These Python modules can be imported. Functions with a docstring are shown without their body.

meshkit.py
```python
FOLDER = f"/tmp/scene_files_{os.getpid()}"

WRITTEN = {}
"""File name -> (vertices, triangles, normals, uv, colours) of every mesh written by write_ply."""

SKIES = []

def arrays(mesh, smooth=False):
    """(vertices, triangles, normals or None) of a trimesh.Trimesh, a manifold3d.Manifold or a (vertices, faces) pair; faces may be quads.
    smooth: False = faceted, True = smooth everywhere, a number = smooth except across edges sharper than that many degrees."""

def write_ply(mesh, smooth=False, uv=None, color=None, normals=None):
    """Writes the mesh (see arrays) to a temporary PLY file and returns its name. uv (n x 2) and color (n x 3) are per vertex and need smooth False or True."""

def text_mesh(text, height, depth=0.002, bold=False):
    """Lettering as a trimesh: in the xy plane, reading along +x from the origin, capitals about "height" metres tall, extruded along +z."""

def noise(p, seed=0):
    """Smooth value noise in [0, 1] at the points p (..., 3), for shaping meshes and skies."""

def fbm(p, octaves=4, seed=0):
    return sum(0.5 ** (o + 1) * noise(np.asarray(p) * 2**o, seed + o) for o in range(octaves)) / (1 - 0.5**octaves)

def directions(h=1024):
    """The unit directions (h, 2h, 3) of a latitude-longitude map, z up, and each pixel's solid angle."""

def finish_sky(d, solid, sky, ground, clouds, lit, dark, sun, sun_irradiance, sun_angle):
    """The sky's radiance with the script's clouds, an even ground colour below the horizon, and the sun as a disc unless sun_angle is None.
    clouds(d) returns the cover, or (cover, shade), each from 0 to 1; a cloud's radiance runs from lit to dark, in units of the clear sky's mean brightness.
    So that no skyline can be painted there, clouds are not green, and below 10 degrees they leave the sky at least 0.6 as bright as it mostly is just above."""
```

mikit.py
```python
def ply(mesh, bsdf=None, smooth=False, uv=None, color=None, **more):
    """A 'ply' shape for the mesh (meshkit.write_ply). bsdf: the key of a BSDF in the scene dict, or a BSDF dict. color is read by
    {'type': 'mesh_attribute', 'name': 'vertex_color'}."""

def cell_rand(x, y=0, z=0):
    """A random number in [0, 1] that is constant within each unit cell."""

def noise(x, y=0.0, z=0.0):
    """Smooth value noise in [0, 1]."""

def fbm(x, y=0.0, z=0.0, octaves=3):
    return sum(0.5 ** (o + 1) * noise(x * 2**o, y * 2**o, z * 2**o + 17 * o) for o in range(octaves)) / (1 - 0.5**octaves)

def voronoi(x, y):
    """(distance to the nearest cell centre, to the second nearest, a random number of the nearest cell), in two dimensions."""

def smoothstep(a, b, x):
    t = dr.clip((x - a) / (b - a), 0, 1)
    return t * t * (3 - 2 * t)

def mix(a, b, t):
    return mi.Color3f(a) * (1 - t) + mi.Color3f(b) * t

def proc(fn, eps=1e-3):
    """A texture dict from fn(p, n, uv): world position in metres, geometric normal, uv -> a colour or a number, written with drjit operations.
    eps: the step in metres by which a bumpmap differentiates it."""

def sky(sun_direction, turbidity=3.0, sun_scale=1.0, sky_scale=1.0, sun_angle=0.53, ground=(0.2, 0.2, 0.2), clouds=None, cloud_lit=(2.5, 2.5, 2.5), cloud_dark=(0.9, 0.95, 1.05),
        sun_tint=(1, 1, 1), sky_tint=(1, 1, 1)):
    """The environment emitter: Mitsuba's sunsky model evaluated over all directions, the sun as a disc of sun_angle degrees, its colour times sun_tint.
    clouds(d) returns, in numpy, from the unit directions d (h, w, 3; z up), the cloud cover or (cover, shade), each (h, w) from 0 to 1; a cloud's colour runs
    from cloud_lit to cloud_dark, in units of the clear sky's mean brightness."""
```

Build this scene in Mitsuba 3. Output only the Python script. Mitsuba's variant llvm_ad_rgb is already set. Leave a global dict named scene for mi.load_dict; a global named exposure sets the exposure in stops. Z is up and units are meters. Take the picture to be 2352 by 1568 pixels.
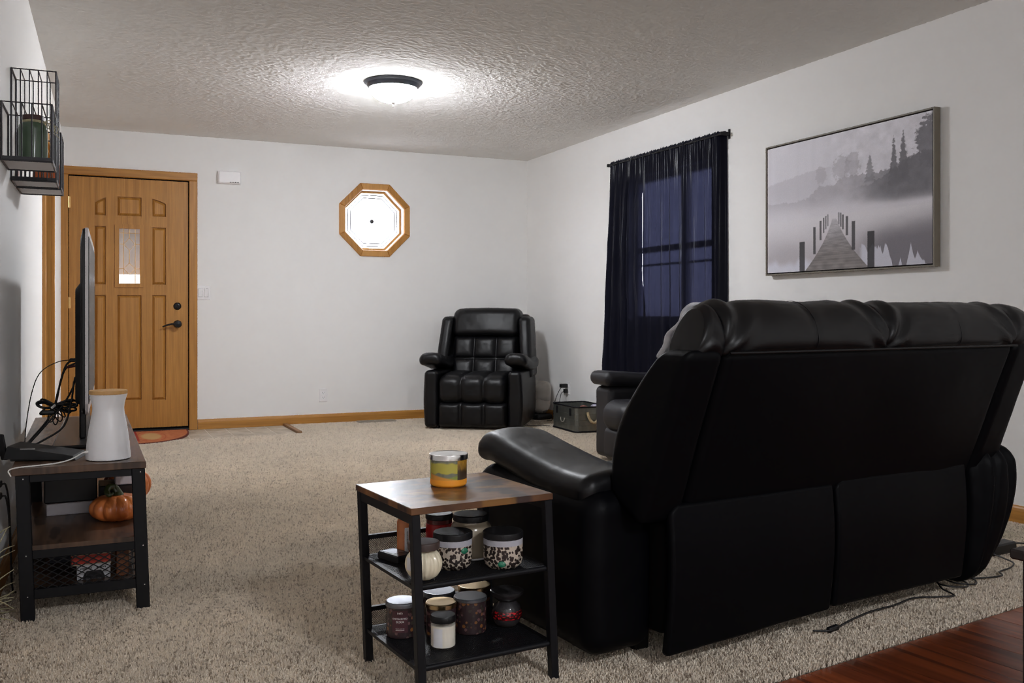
import math, random
import numpy as np, trimesh
import drjit as dr
import mitsuba as mi
import mikit, meshkit
from shapely.geometry import Polygon, Point, box as sbox
from shapely import affinity

T = mi.ScalarTransform4f
rng = np.random.default_rng(7)
random.seed(7)
scene, labels = {}, {}

# ------------------------------------------------------------------ camera, sky, lights, exposure
EYE = 0.952
YAW = math.radians(24.44)
FOCAL = 2161.0
scene['camera'] = {
    'type': 'perspective', 'fov': math.degrees(2 * math.atan(1176 / FOCAL)), 'fov_axis': 'x', 'near_clip': 0.05, 'far_clip': 200.0,
    'principal_point_offset_y': (784 - 722) / 1568.0,
    'to_world': T().look_at(origin=[0, 0, EYE], target=[math.sin(YAW), math.cos(YAW), EYE], up=[0, 0, 1])}
scene['sky'] = mikit.sky([0.3, 0.5, 0.8], turbidity=4.0, sun_scale=0.0, sky_scale=1.0, sun_angle=None,
                         clouds=lambda d: np.ones(d.shape[:2]) * 0.85, cloud_lit=(2.2, 2.25, 2.4), cloud_dark=(1.2, 1.25, 1.35), ground=(0.5, 0.5, 0.5))
scene['sky']['scale'] = 18.0
LAMP = 70.0          # radiance of the living room ceiling lamp's bowl
KITCHEN = 84.0        # radiance of the lamp over the kitchen floor behind the camera
exposure = 1.74

# ------------------------------------------------------------------ helpers
def reg(name, label=None, category=None, group=None, kind=None):
    d = {}
    if label: d['label'] = label
    if category: d['category'] = category
    if group: d['group'] = group
    if kind: d['kind'] = kind
    labels[name] = d

_used = set()
def uniq(k):
    if k not in _used:
        _used.add(k); return k
    i = 1
    while f'{k}_{i:03d}' in _used: i += 1
    k = f'{k}_{i:03d}'; _used.add(k); return k

def thing(name, label, category, group=None):
    k = uniq(name); reg(k, label, category, group); return k

def part(parent, name, mesh, mat, smooth=False, label=None, kind=None, **kw):
    k = uniq(parent + '__' + name)
    scene[k] = mikit.ply(mesh, mat, smooth, **kw)
    if label or kind: reg(k, label, None, None, kind)
    return k

def single(name, mesh, mat, label, category, smooth=False, group=None, kind=None, **kw):
    k = uniq(name); scene[k] = mikit.ply(mesh, mat, smooth, **kw)
    reg(k, label, category, group, kind); return k

def struct(name, mesh, mat, label=None, smooth=False):
    k = uniq(name); scene[k] = mikit.ply(mesh, mat, smooth); reg(k, label, None, None, 'structure'); return k

def cat(ms): return trimesh.util.concatenate([m for m in ms])

def quad_grid(nu, nv, closed_u=False, closed_v=False):
    a = np.arange(nu * nv).reshape(nu, nv)
    i = np.arange(nu if closed_u else nu - 1); j = np.arange(nv if closed_v else nv - 1)
    I, J = np.meshgrid(i, j, indexing='ij'); I2 = (I + 1) % nu; J2 = (J + 1) % nv
    q = np.stack([a[I, J], a[I2, J], a[I2, J2], a[I, J2]], -1).reshape(-1, 4)
    return np.vstack([q[:, [0, 1, 2]], q[:, [0, 2, 3]]])

def box(x0, x1, y0, y1, z0, z1, bev=0.0):
    """Box, with small chamfers when bev > 0."""
    if bev <= 0:
        m = trimesh.creation.box((x1 - x0, y1 - y0, z1 - z0)); m.apply_translation(((x0 + x1) / 2, (y0 + y1) / 2, (z0 + z1) / 2)); return m
    h = np.array([x1 - x0, y1 - y0, z1 - z0]) / 2
    bev = min(bev, h.min() * 0.8)
    pts = []
    for s in np.ndindex(2, 2, 2):
        sg = np.array(s) * 2 - 1
        for k in range(3):
            p = h - bev; p = p.copy(); p[k] = h[k]; pts.append(sg * p)
    m = trimesh.convex.convex_hull(np.array(pts)); m.apply_translation(((x0 + x1) / 2, (y0 + y1) / 2, (z0 + z1) / 2)); return m

def rb(x0, x1, y0, y1, z0, z1, r, n=10, k=3):
    """Rounded box, finely divided, for cushions."""
    lo = np.array([x0, y0, z0], float); hi = np.array([x1, y1, z1], float); c = (lo + hi) / 2; h = (hi - lo) / 2
    r = min(r, h.min() * 0.999)
    def axis(hh, N):
        inner = np.linspace(-(hh - r), hh - r, N + 1); t = 1 - np.cos(np.linspace(0, np.pi / 2, k + 1))
        t = np.tan(np.linspace(0, np.pi / 4, k + 1))[1:]
        return np.concatenate([-(hh - r) - r * t[::-1], inner, hh - r + r * t])
    ns = [max(2, int(round(n * hh / h.max()))) for hh in h]
    ax = [axis(h[i], ns[i]) for i in range(3)]
    ms = []
    for d in range(3):
        a, b = [(1, 2), (2, 0), (0, 1)][d]
        A, B = np.meshgrid(ax[a], ax[b], indexing='ij')
        f = quad_grid(len(ax[a]), len(ax[b]))
        for s in (-1, 1):
            p = np.zeros(A.shape + (3,)); p[..., a] = A; p[..., b] = B; p[..., d] = s * h[d]
            ms.append(trimesh.Trimesh(p.reshape(-1, 3), f if s > 0 else f[:, ::-1], process=False))
    m = cat(ms)
    core = np.clip(m.vertices, -(h - r), h - r); dd = m.vertices - core
    v = core + r * dd / np.maximum(np.linalg.norm(dd, axis=1, keepdims=True), 1e-12)
    m = trimesh.Trimesh(v + c, m.faces, process=False); m.merge_vertices(digits_vertex=6); return m

def deform(m, fn):
    v = np.array(m.vertices); m2 = trimesh.Trimesh(fn(v), m.faces, process=False); return m2

def wrinkle(m, amp=0.003, freq=14, seed=0, stretch=(1, 1, 1)):
    """Uneven leather: moves vertices along their normals by soft noise."""
    n = meshkit.fbm(np.array(m.vertices) * freq * np.array(stretch) + 50, 3, seed) - 0.5
    return trimesh.Trimesh(np.array(m.vertices) + np.array(m.vertex_normals) * (n * 2 * amp)[:, None], m.faces, process=False)

def rot2(ang):
    c, s = math.cos(ang), math.sin(ang); return np.array([[c, -s], [s, c]])

def place(m, ox, oy, ang=0.0, oz=0.0):
    v = np.array(m.vertices); p = v.copy(); p[:, :2] = v[:, :2] @ rot2(ang).T + [ox, oy]; p[:, 2] += oz
    return trimesh.Trimesh(p, m.faces, process=False)

def lathe(prof, n=40, cx=0, cy=0, cz=0):
    prof = np.array(prof, float); a = np.arange(n) / n * 2 * np.pi
    v = np.stack([prof[:, None, 0] * np.cos(a), prof[:, None, 0] * np.sin(a), np.broadcast_to(prof[:, None, 1], (len(prof), n))], -1)
    m = trimesh.Trimesh(v.reshape(-1, 3) + [cx, cy, cz], quad_grid(len(prof), n, False, True)[:, ::-1], process=False)
    return m

def spline(pts, per=8):
    p = np.array(pts, float)
    if len(p) < 3: return np.linspace(p[0], p[-1], per + 1)
    q = np.vstack([2 * p[0] - p[1], p, 2 * p[-1] - p[-2]]); out = []
    for i in range(1, len(q) - 2):
        t = np.linspace(0, 1, per, endpoint=False)[:, None]
        a, b, c, d = q[i - 1], q[i], q[i + 1], q[i + 2]
        out.append(0.5 * (2 * b + (c - a) * t + (2 * a - 5 * b + 4 * c - d) * t * t + (3 * b - a - 3 * c + d) * t ** 3))
    return np.vstack(out + [p[-1:]])

def tube(pts, r, sides=8, smooth=0, caps=True):
    p = spline(pts, smooth) if smooth else np.array(pts, float)
    n = len(p); r = np.broadcast_to(np.asarray(r, float), (n,)) if np.ndim(r) == 0 or len(r) == n else np.interp(np.linspace(0, 1, n), np.linspace(0, 1, len(r)), r)
    t = np.gradient(p, axis=0); t /= np.maximum(np.linalg.norm(t, axis=1, keepdims=True), 1e-12)
    u = np.cross(t[0], [0, 0, 1.0]);
    if np.linalg.norm(u) < 1e-3: u = np.cross(t[0], [1.0, 0, 0])
    u /= np.linalg.norm(u); a = np.arange(sides) / sides * 2 * np.pi; vs = []
    for i in range(n):
        u = u - t[i] * (u @ t[i]); u /= max(np.linalg.norm(u), 1e-12); w = np.cross(t[i], u)
        vs.append(p[i] + r[i] * (np.cos(a)[:, None] * u + np.sin(a)[:, None] * w))
    v = np.vstack(vs); f = quad_grid(n, sides, False, True)[:, ::-1]
    if caps:
        v = np.vstack([v, p[:1], p[-1:]]); i = np.arange(sides); k = n * sides
        f = np.vstack([f, np.stack([np.full(sides, k), (i + 1) % sides, i], 1)[:, ::-1] if False else np.stack([np.full(sides, k), (i + 1) % sides, i], 1), np.stack([np.full(sides, k + 1), (n - 1) * sides + i, (n - 1) * sides + (i + 1) % sides], 1)])
    m = trimesh.Trimesh(v, f, process=False); return m

def prism(poly, depth):
    """Extrude a shapely polygon along +z."""
    return trimesh.creation.extrude_polygon(poly, depth, engine='earcut')

def to_xz(m, y):      # polygon in (x, z) extruded towards -y (into the room) from the plane y
    v = np.array(m.vertices); return trimesh.Trimesh(np.stack([v[:, 0], y - v[:, 2], v[:, 1]], 1), m.faces, process=False)

def to_yz(m, x):      # polygon in (y, z) extruded towards -x from the plane x
    v = np.array(m.vertices); return trimesh.Trimesh(np.stack([x - v[:, 2], v[:, 0], v[:, 1]], 1), m.faces[:, ::-1], process=False)

# ------------------------------------------------------------------ materials
P = mikit.proc
def principled(color, rough=0.5, metallic=0.0, spec=0.5, **kw):
    c = color if isinstance(color, dict) else {'type': 'rgb', 'value': list(color)}
    return {'type': 'principled', 'base_color': c, 'roughness': rough, 'metallic': metallic, 'specular': spec, **kw}
def mat(name, color, rough=0.5, metallic=0.0, spec=0.5, bump=None, bscale=1.0, eps=1e-3, **kw):
    b = principled(color, rough, metallic, spec, **kw)
    if bump is not None:
        b = {'type': 'bumpmap', 'tex': P(bump, eps), 'scale': bscale, 'bsdf': b}
    scene[name] = {'type': 'twosided', 'bsdf': b}
    return name
noise, fbm, voronoi, smoothstep, mix = mikit.noise, mikit.fbm, mikit.voronoi, mikit.smoothstep, mikit.mix

mat('paint_white', (0.80, 0.795, 0.785), 0.75, spec=0.25)
mat('ceiling_texture', (0.60, 0.59, 0.572), 0.95, spec=0.1)

def oak(axis, dark=(0.285, 0.112, 0.020), light=(0.49, 0.235, 0.055)):
    def f(p, n, uv):
        c = [p.x, p.y, p.z]; al = c[axis]; o = [c[i] for i in range(3) if i != axis]
        a = o[0] + o[1] * 0.73
        w = noise(a * 5, al * 0.9, 3.1) * 3.2 + noise(a * 14, al * 2.0, 7.7) * 0.5
        ring = 0.5 + 0.5 * dr.sin((a * 16 + w) * 6.2832)
        fine = fbm(a * 160, al * 5, 1.0, 3)
        t = dr.clip(0.24 + 0.42 * ring * noise(a * 9, al * 0.6, 9.0) + 0.70 * (fine - 0.45), 0, 1)
        return mix(light, dark, t)
    return f
mat('oak_upright', P(oak(2)), 0.38, spec=0.4)
mat('oak_along_x', P(oak(0)), 0.36, spec=0.4)
mat('oak_along_y', P(oak(1)), 0.36, spec=0.4)
mat('oak_bright', P(oak(2, (0.42, 0.19, 0.05), (0.58, 0.30, 0.09))), 0.38, spec=0.4)

mat('oak_dark', P(oak(1, (0.11, 0.05, 0.018), (0.21, 0.105, 0.04))), 0.45, spec=0.4)

def carpet_color(p, n, uv):
    big = fbm(p.x * 2.6, p.y * 2.6, 1.3, 3)
    wx = p.x + 0.004 * noise(p.x * 60, p.y * 60, 11.0); wy = p.y + 0.004 * noise(p.x * 60, p.y * 60, 17.0)
    d, d2, w = voronoi(wx * 185, wy * 185)
    clump = noise(p.x * 30, p.y * 30, 4.0)
    fleck = 1 - smoothstep(0.02, 0.05, w - 0.04 - 0.15 * clump)
    mid = noise(p.x * 60, p.y * 60, 2.0)
    c = mix((0.52, 0.45, 0.365), (0.81, 0.735, 0.625), dr.clip(0.1 + 0.40 * mid + 0.55 * mikit.cell_rand(w * 9999.0, 5), 0, 1))
    c = c * (0.84 + 0.32 * big)
    return mix(c, (0.19, 0.14, 0.10), fleck * 0.72)
mat('carpet_fibre', P(carpet_color), 0.95, spec=0.05, sheen=0.3)

def leather_bump(p, n, uv):
    return noise(p.x * 420, p.y * 420, p.z * 420) * 0.12 + fbm(p.x * 30, p.y * 30, p.z * 30, 3) * 1.0
mat('leather_black', (0.0020, 0.0020, 0.0028), 0.42, spec=0.31, bump=leather_bump, bscale=0.0010, eps=1.2e-3)
mat('leather_back', (0.0010, 0.0011, 0.0020), 0.5, spec=0.085, bump=leather_bump, bscale=0.0010, eps=1.2e-3)
mat('leather_charcoal', (0.0085, 0.0082, 0.0105), 0.52, spec=0.34, bump=leather_bump, bscale=0.0010, eps=1.2e-3)
mat('lining_black', (0.002, 0.002, 0.0023), 0.8, spec=0.08)
mat('metal_black', (0.0055, 0.0058, 0.0078), 0.45, spec=0.24)
mat('plastic_black', (0.007, 0.007, 0.008), 0.34, spec=0.35)
mat('plastic_dark_matt', (0.013, 0.013, 0.014), 0.6, spec=0.3)
mat('plastic_white', (0.82, 0.82, 0.83), 0.3, spec=0.5)
mat('plate_white', (0.78, 0.77, 0.78), 0.4, spec=0.5)
mat('slot_dark', (0.05, 0.05, 0.05), 0.6)
mat('cable_black', (0.010, 0.010, 0.011), 0.45)
mat('cable_grey', (0.25, 0.25, 0.25), 0.5)
mat('cable_white', (0.75, 0.74, 0.70), 0.45)
mat('brass', (0.75, 0.52, 0.22), 0.3, metallic=1.0)
mat('chrome', (0.86, 0.85, 0.84), 0.12, metallic=1.0)
mat('bronze_dark', (0.035, 0.038, 0.045), 0.30, metallic=0.5, spec=0.6)
mat('lead_came', (0.05, 0.05, 0.055), 0.45, metallic=0.5)

def planks(p, n, uv):
    a = p.x * 0.9936 + p.y * 0.1132; al = -p.x * 0.1132 + p.y * 0.9936
    pl = dr.floor(a / 0.062); r = mikit.cell_rand(pl, dr.floor(al / 0.45 + mikit.cell_rand(pl, 3) * 5), 2)
    g = fbm(a * 55, al * 2.2 + pl * 7.1, 2.0, 3); st = smoothstep(0.58, 0.75, fbm(a * 26, al * 1.6 + pl * 3.0, 6.0, 3))
    c = mix((0.115, 0.024, 0.009), (0.27, 0.062, 0.018), dr.clip(0.55 * r + 0.9 * (g - 0.3), 0, 1))
    return mix(c, (0.05, 0.011, 0.006), st * 0.7)
mat('laminate', P(planks), 0.33, spec=0.5)

def rustic(p, n, uv):
    q = p.x * 0.9962 + p.y * 0.0872; v = -p.x * 0.0872 + p.y * 0.9962
    g = fbm(q * 6 + 1.0, v * 60, 2.0, 3); big = fbm(q * 5 + 3.0, v * 9, 1.0, 3)
    c = mix((0.085, 0.036, 0.017), (0.235, 0.11, 0.045), dr.clip(1.5 * (big - 0.25) + 0.35 * (g - 0.5), 0, 1))
    blot = smoothstep(0.56, 0.72, fbm(q * 9 + 7.0, v * 14, 5.0, 3))
    c = mix(c, (0.025, 0.019, 0.022), blot * 0.8)
    return mix(c, (0.33, 0.16, 0.035), smoothstep(0.63, 0.76, fbm(q * 8 + 30.0, v * 20, 9.0, 3)) * 0.45)
mat('rustic_board', P(rustic), 0.27, spec=0.5)
def rustic_y(p, n, uv):
    g = fbm(p.y * 5 + 1.0, p.x * 70, 2.0, 3); big = fbm(p.y * 4 + 3.0, p.x * 13, p.z * 8, 3)
    c = mix((0.05, 0.027, 0.017), (0.14, 0.075, 0.043), dr.clip(1.6 * (big - 0.28) + 0.7 * (g - 0.5), 0, 1))
    return mix(c, (0.02, 0.016, 0.015), smoothstep(0.55, 0.72, fbm(p.y * 6, p.x * 22, 5.0, 3)) * 0.7)
mat('rustic_board_dark', P(rustic_y), 0.36, spec=0.5)

def tile_color(p, n, uv):
    c1 = mikit.cell_rand(dr.floor(p.x / 0.165 + 20), dr.floor((p.y - 7.6) / 0.165 + 5), 3)
    t = fbm(p.x * 14, p.y * 14, 1.0, 3)
    return mix((0.26, 0.215, 0.165), (0.42, 0.36, 0.285), dr.clip(0.35 * c1 + 1.1 * (t - 0.25), 0, 1))
mat('vinyl_tile', P(tile_color), 0.45, spec=0.4)
mat('grout', (0.48, 0.43, 0.36), 0.8)
mat('subfloor', (0.20, 0.17, 0.14), 0.9)

# glass
scene['window_glass'] = {'type': 'thindielectric', 'int_ior': 1.5, 'ext_ior': 1.0}
scene['clear_glass'] = {'type': 'thindielectric', 'int_ior': 1.45, 'ext_ior': 1.0}

# ------------------------------------------------------------------ the room
XR, YB, ZC = 3.91, 8.25, 2.44
def wall_left_x(y): return -0.354 + 0.0224 * y
YF = -2.7

def slab_with_holes(outer, holes, depth):
    p = Polygon(outer)
    for h in holes: p = p.difference(h)
    return prism(p, depth)
def octagon(cx, cz, flats):
    r = flats / 2 / math.cos(math.pi / 8)
    return Polygon([(cx + r * math.cos(math.pi / 8 + k * math.pi / 4), cz + r * math.sin(math.pi / 8 + k * math.pi / 4)) for k in range(8)])
OCX, OCZ = 2.388, 1.803
oct_open = octagon(OCX, OCZ, 0.545)
DX0, DX1, DZ1 = -0.113, 0.789, 2.058
WT = 0.14
wb = slab_with_holes([(-0.6, -0.02), (XR + 0.2, -0.02), (XR + 0.2, ZC + 0.1), (-0.6, ZC + 0.1)], [oct_open, sbox(DX0 - 0.012, -0.1, DX1 + 0.012, DZ1 + 0.014)], WT)
struct('wall_back', to_xz(wb, YB + WT), 'paint_white', 'plain white back wall with the front door and octagon window')
WY0, WY1, WZ0, WZ1 = 5.30, 6.38, 0.90, 2.02
wr = slab_with_holes([(YF - 0.2, -0.02), (YB + 0.02, -0.02), (YB + 0.02, ZC + 0.1), (YF - 0.2, ZC + 0.1)], [sbox(WY0, WZ0, WY1, WZ1)], WT)
struct('wall_right', to_yz(wr, XR + WT), 'paint_white', 'long white wall on the right with the picture and curtain')
# left wall: its own frame, y along the wall
LA = math.atan(0.0224)
HY0, HY1, HZ = 6.06, 6.93, 1.99
wl = slab_with_holes([(YF - 0.2, -0.02), (YB + 0.05, -0.02), (YB + 0.05, ZC + 0.1), (YF - 0.2, ZC + 0.1)], [sbox(HY0, -0.1, HY1, HZ)], 0.12)
def left_wall(m):       # local (offset from the wall into the room, along the wall, z) -> world
    v = np.array(m.vertices); return trimesh.Trimesh(np.stack([-0.354 + v[:, 0] * math.cos(LA) + 0.0224 * v[:, 1], v[:, 1] - v[:, 0] * math.sin(LA), v[:, 2]], 1), m.faces, process=False)
m = to_yz(wl, 0.0); struct('wall_left', left_wall(m), 'paint_white', 'white wall on the left behind the television')
struct('wall_front', box(-2.0, XR + 0.2, YF - 0.15, YF, -0.02, ZC + 0.1), 'paint_white')
# hallway behind the doorway in the left wall
struct('wall_hall', cat([box(-1.55, -1.45, 5.6, 8.39, -0.02, ZC + 0.1), box(-1.5, -0.34, 5.5, 5.6, -0.02, ZC + 0.1), box(-1.5, -0.33, 8.29, 8.39, -0.02, ZC + 0.1)]), 'paint_white')
# sprayed ceiling: small lumps of texture as real relief over the part in view
gx, gy = np.arange(-0.30, XR + 0.02, 0.0085), np.arange(1.9, YB + 0.02, 0.0085)
GX, GY = np.meshgrid(gx, gy, indexing='ij')
lump = meshkit.noise(np.stack([GX * 62, GY * 62, GX * 0], -1), 3) * 0.6 + meshkit.noise(np.stack([GX * 105, GY * 105, GX * 0], -1), 5) * 0.4
lump = np.clip((lump - 0.36) / 0.38, 0, 1); lump = lump * lump * (3 - 2 * lump)
GZ = ZC + 0.001 - 0.0023 * lump
sheet = trimesh.Trimesh(np.stack([GX + 0.003 * (meshkit.noise(np.stack([GX * 60, GY * 60, GX * 0 + 4], -1), 9) - .5), GY, GZ], -1).reshape(-1, 3), quad_grid(len(gx), len(gy))[:, ::-1], process=False)
slab_c = box(-1.6, XR + 0.2, YF - 0.2, YB + 0.15, ZC + 0.003, ZC + 0.1)
front_c = box(-1.6, XR + 0.2, YF - 0.2, 1.905, ZC, ZC + 0.004)
struct('ceiling', cat([sheet, slab_c, front_c]), 'ceiling_texture', 'grey white ceiling with a rough sprayed texture', 50)

# floor: base, carpet pile, vinyl tiles by the door, laminate planks in front
def edge_y(x): return 1.978 + 0.150 * (x - 1.74)
VX1, VY0 = 1.575, 7.60
fl = 'floor'
base = Polygon([(-1.6, YF - 0.2), (XR + 0.2, YF - 0.2), (XR + 0.2, YB + 0.4), (-1.6, YB + 0.4)])
m = prism(base, 0.1); m.apply_translation((0, 0, -0.118))
struct('floor', m, 'subfloor', 'floor of the room under carpet, tiles and planks')
bk = Polygon([(-0.6, edge_y(-0.6) + 0.02), (XR + 0.02, edge_y(XR + 0.02) + 0.02), (XR + 0.02, YB + 0.02), (VX1, YB + 0.02), (VX1, VY0), (-0.6, VY0)])
m = prism(bk, 0.008); m.apply_translation((0, 0, -0.018))
part(fl, 'carpet_backing', m, 'carpet_fibre', label='beige carpet backing')

def tuft_patch(size, n, seed, h0=0.0095, spread=0.0032):
    r = np.random.default_rng(seed); k = int(math.sqrt(n)); g = (np.arange(k) + 0.5) / k * size
    X, Y = np.meshgrid(g, g); X = (X + r.uniform(-.5, .5, X.shape) * size / k).ravel(); Y = (Y + r.uniform(-.5, .5, Y.shape) * size / k).ravel()
    N = len(X); h = h0 * r.uniform(0.7, 1.25, N); ang = r.uniform(0, 6.28, N); ln = r.uniform(0.2, 1.0, N) * spread
    w = r.uniform(0.0015, 0.0026, N); a0 = r.uniform(0, 6.28, N); V = []; 
    for lvl, (f, ww) in enumerate(((0, 0.75), (0.6, 1.1), (1.0, 0.75))):
        for s in range(3):
            a = a0 + s * 2.0944 + lvl * 0.5
            V.append(np.stack([X + np.cos(ang) * ln * f ** 1.5 + np.cos(a) * w * ww, Y + np.sin(ang) * ln * f ** 1.5 + np.sin(a) * w * ww, -0.011 + h * f], 1))
    V = np.stack(V, 1); F = []
    for l in range(2):
        for s in range(3):
            a, b = l * 3 + s, l * 3 + (s + 1) % 3; F += [[a, b, b + 3], [a, b + 3, a + 3]]
    F += [[6, 7, 8]]
    F = (np.array(F)[None] + np.arange(N)[:, None, None] * 9).reshape(-1, 3)
    return trimesh.Trimesh(V.reshape(-1, 3), F, process=False)
PATCH = 0.25
pk = 'carpet'
for i in range(3):
    scene[f'carpet_tufts_{i + 1}'] = {'type': 'shapegroup', 'tufts': mikit.ply(tuft_patch(PATCH, 2100, 11 + i), 'carpet_fibre', False)}
scene['carpet_tufts_4'] = {'type': 'shapegroup', 'tufts': mikit.ply(tuft_patch(PATCH, 2300, 21, 0.012, 0.0075), 'carpet_fibre', False)}
cnt = 0
def add_patch(x, y, ang, grp=None):
    global cnt
    r = random.randrange(4); g = grp or f'carpet_tufts_{random.randrange(3) + 1}'
    if grp: r = 0
    c = PATCH / 2
    scene[f'{pk}__{cnt:03d}' if cnt else pk + '__000'] = {'type': 'instance', 'group': {'type': 'ref', 'id': g},
        'to_world': T().translate([x, y, 0]).rotate([0, 0, 1], math.degrees(ang)).translate([c, c, 0]).rotate([0, 0, 1], 90 * r).translate([-c, -c, 0])}
    cnt += 1
EA = math.atan(0.150)
eo = np.array([-0.6, edge_y(-0.6)]); eu = np.array([math.cos(EA), math.sin(EA)]); ev = np.array([-math.sin(EA), math.cos(EA)])
def in_view(x, y, tol=0.3):
    d = x * math.sin(YAW) + y * math.cos(YAW); l = x * math.cos(YAW) - y * math.sin(YAW)
    return d > 0.5 and abs(l) < d * (1176 / FOCAL) * 1.12 + tol
for i in range(19):
    for j in range(6):
        q = eo + eu * (i * PATCH) + ev * (j * PATCH - 0.010); c = q + eu * .125 + ev * .125
        if in_view(*c) and (q + eu * PATCH)[0] < XR - 0.01: add_patch(q[0], q[1], EA, 'carpet_tufts_4' if j == 0 else None)
for k in range(6):
    add_patch(XR - PATCH - 0.005, edge_y(XR) + 0.02 + k * PATCH, 0)
ny = int(math.ceil((VY0 - 3.15) / PATCH)); ys = VY0 - PATCH * np.arange(1, ny + 1)
for y in ys:
    xl = wall_left_x(y) + 0.008; xs = [x for x in XR - 0.005 - PATCH * np.arange(1, 19) if x > xl] + [xl]
    for x in xs:
        if y + PATCH < edge_y(x) + 1.45: continue
        if in_view(x + .125, y + .125): add_patch(x, y, 0)
for y in (VY0, VY0 + PATCH, YB - PATCH - 0.016):
    for x in list(XR - 0.005 - PATCH * np.arange(1, 10)) + [VX1 + 0.03]:
        if x > VX1 + 0.02: add_patch(x, y, 0)
reg(pk, 'beige shag carpet flecked with brown covering the living room floor', 'carpet', None, 'stuff')

# vinyl tiles
m = box(-0.17, VX1, VY0, YB + 0.1, -0.02, -0.0105); part(fl, 'grout_bed', m, 'grout', label='pale grout between the tiles')
tx = np.arange(VX1 - 0.165 * 11, VX1 - 0.01, 0.165)
for j in range(4):
    for i, x in enumerate(tx):
        y = VY0 + j * 0.165
        if x < -0.2: continue
        part(fl, 'tile', box(x + 0.003, x + 0.162, y + 0.003, min(y + 0.162, YB + 0.02), -0.016, -0.009, 0.0015), 'vinyl_tile')
# laminate planks in front of the carpet edge
m_pl = None
for i in range(24):
    for j in range(2):
        off = (i * 0.37) % 1.0
        u0 = 0.55 + 0.6 + i * 0.124; v1 = -0.012 - (0 if j == 0 else 0.55 + off * 0.5); v0 = -(0.55 + off * 0.5) if j == 0 else -1.75
        m = box(u0 + 0.0006, u0 + 0.1234, v0 + 0.0006, v1 - 0.0006, -0.016, -0.010, 0.0008)
        c = eo + eu * (u0 + 0.06) + ev * ((v0 + v1) / 2)
        if c[0] > XR: continue
        part(fl, 'plank', place(m, eo[0], eo[1], EA), 'laminate')
m = box(0, 1.148, -1.8, -0.012, -0.016, -0.010); part(fl, 'plank_area', place(m, eo[0], eo[1], EA), 'laminate')
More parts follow.
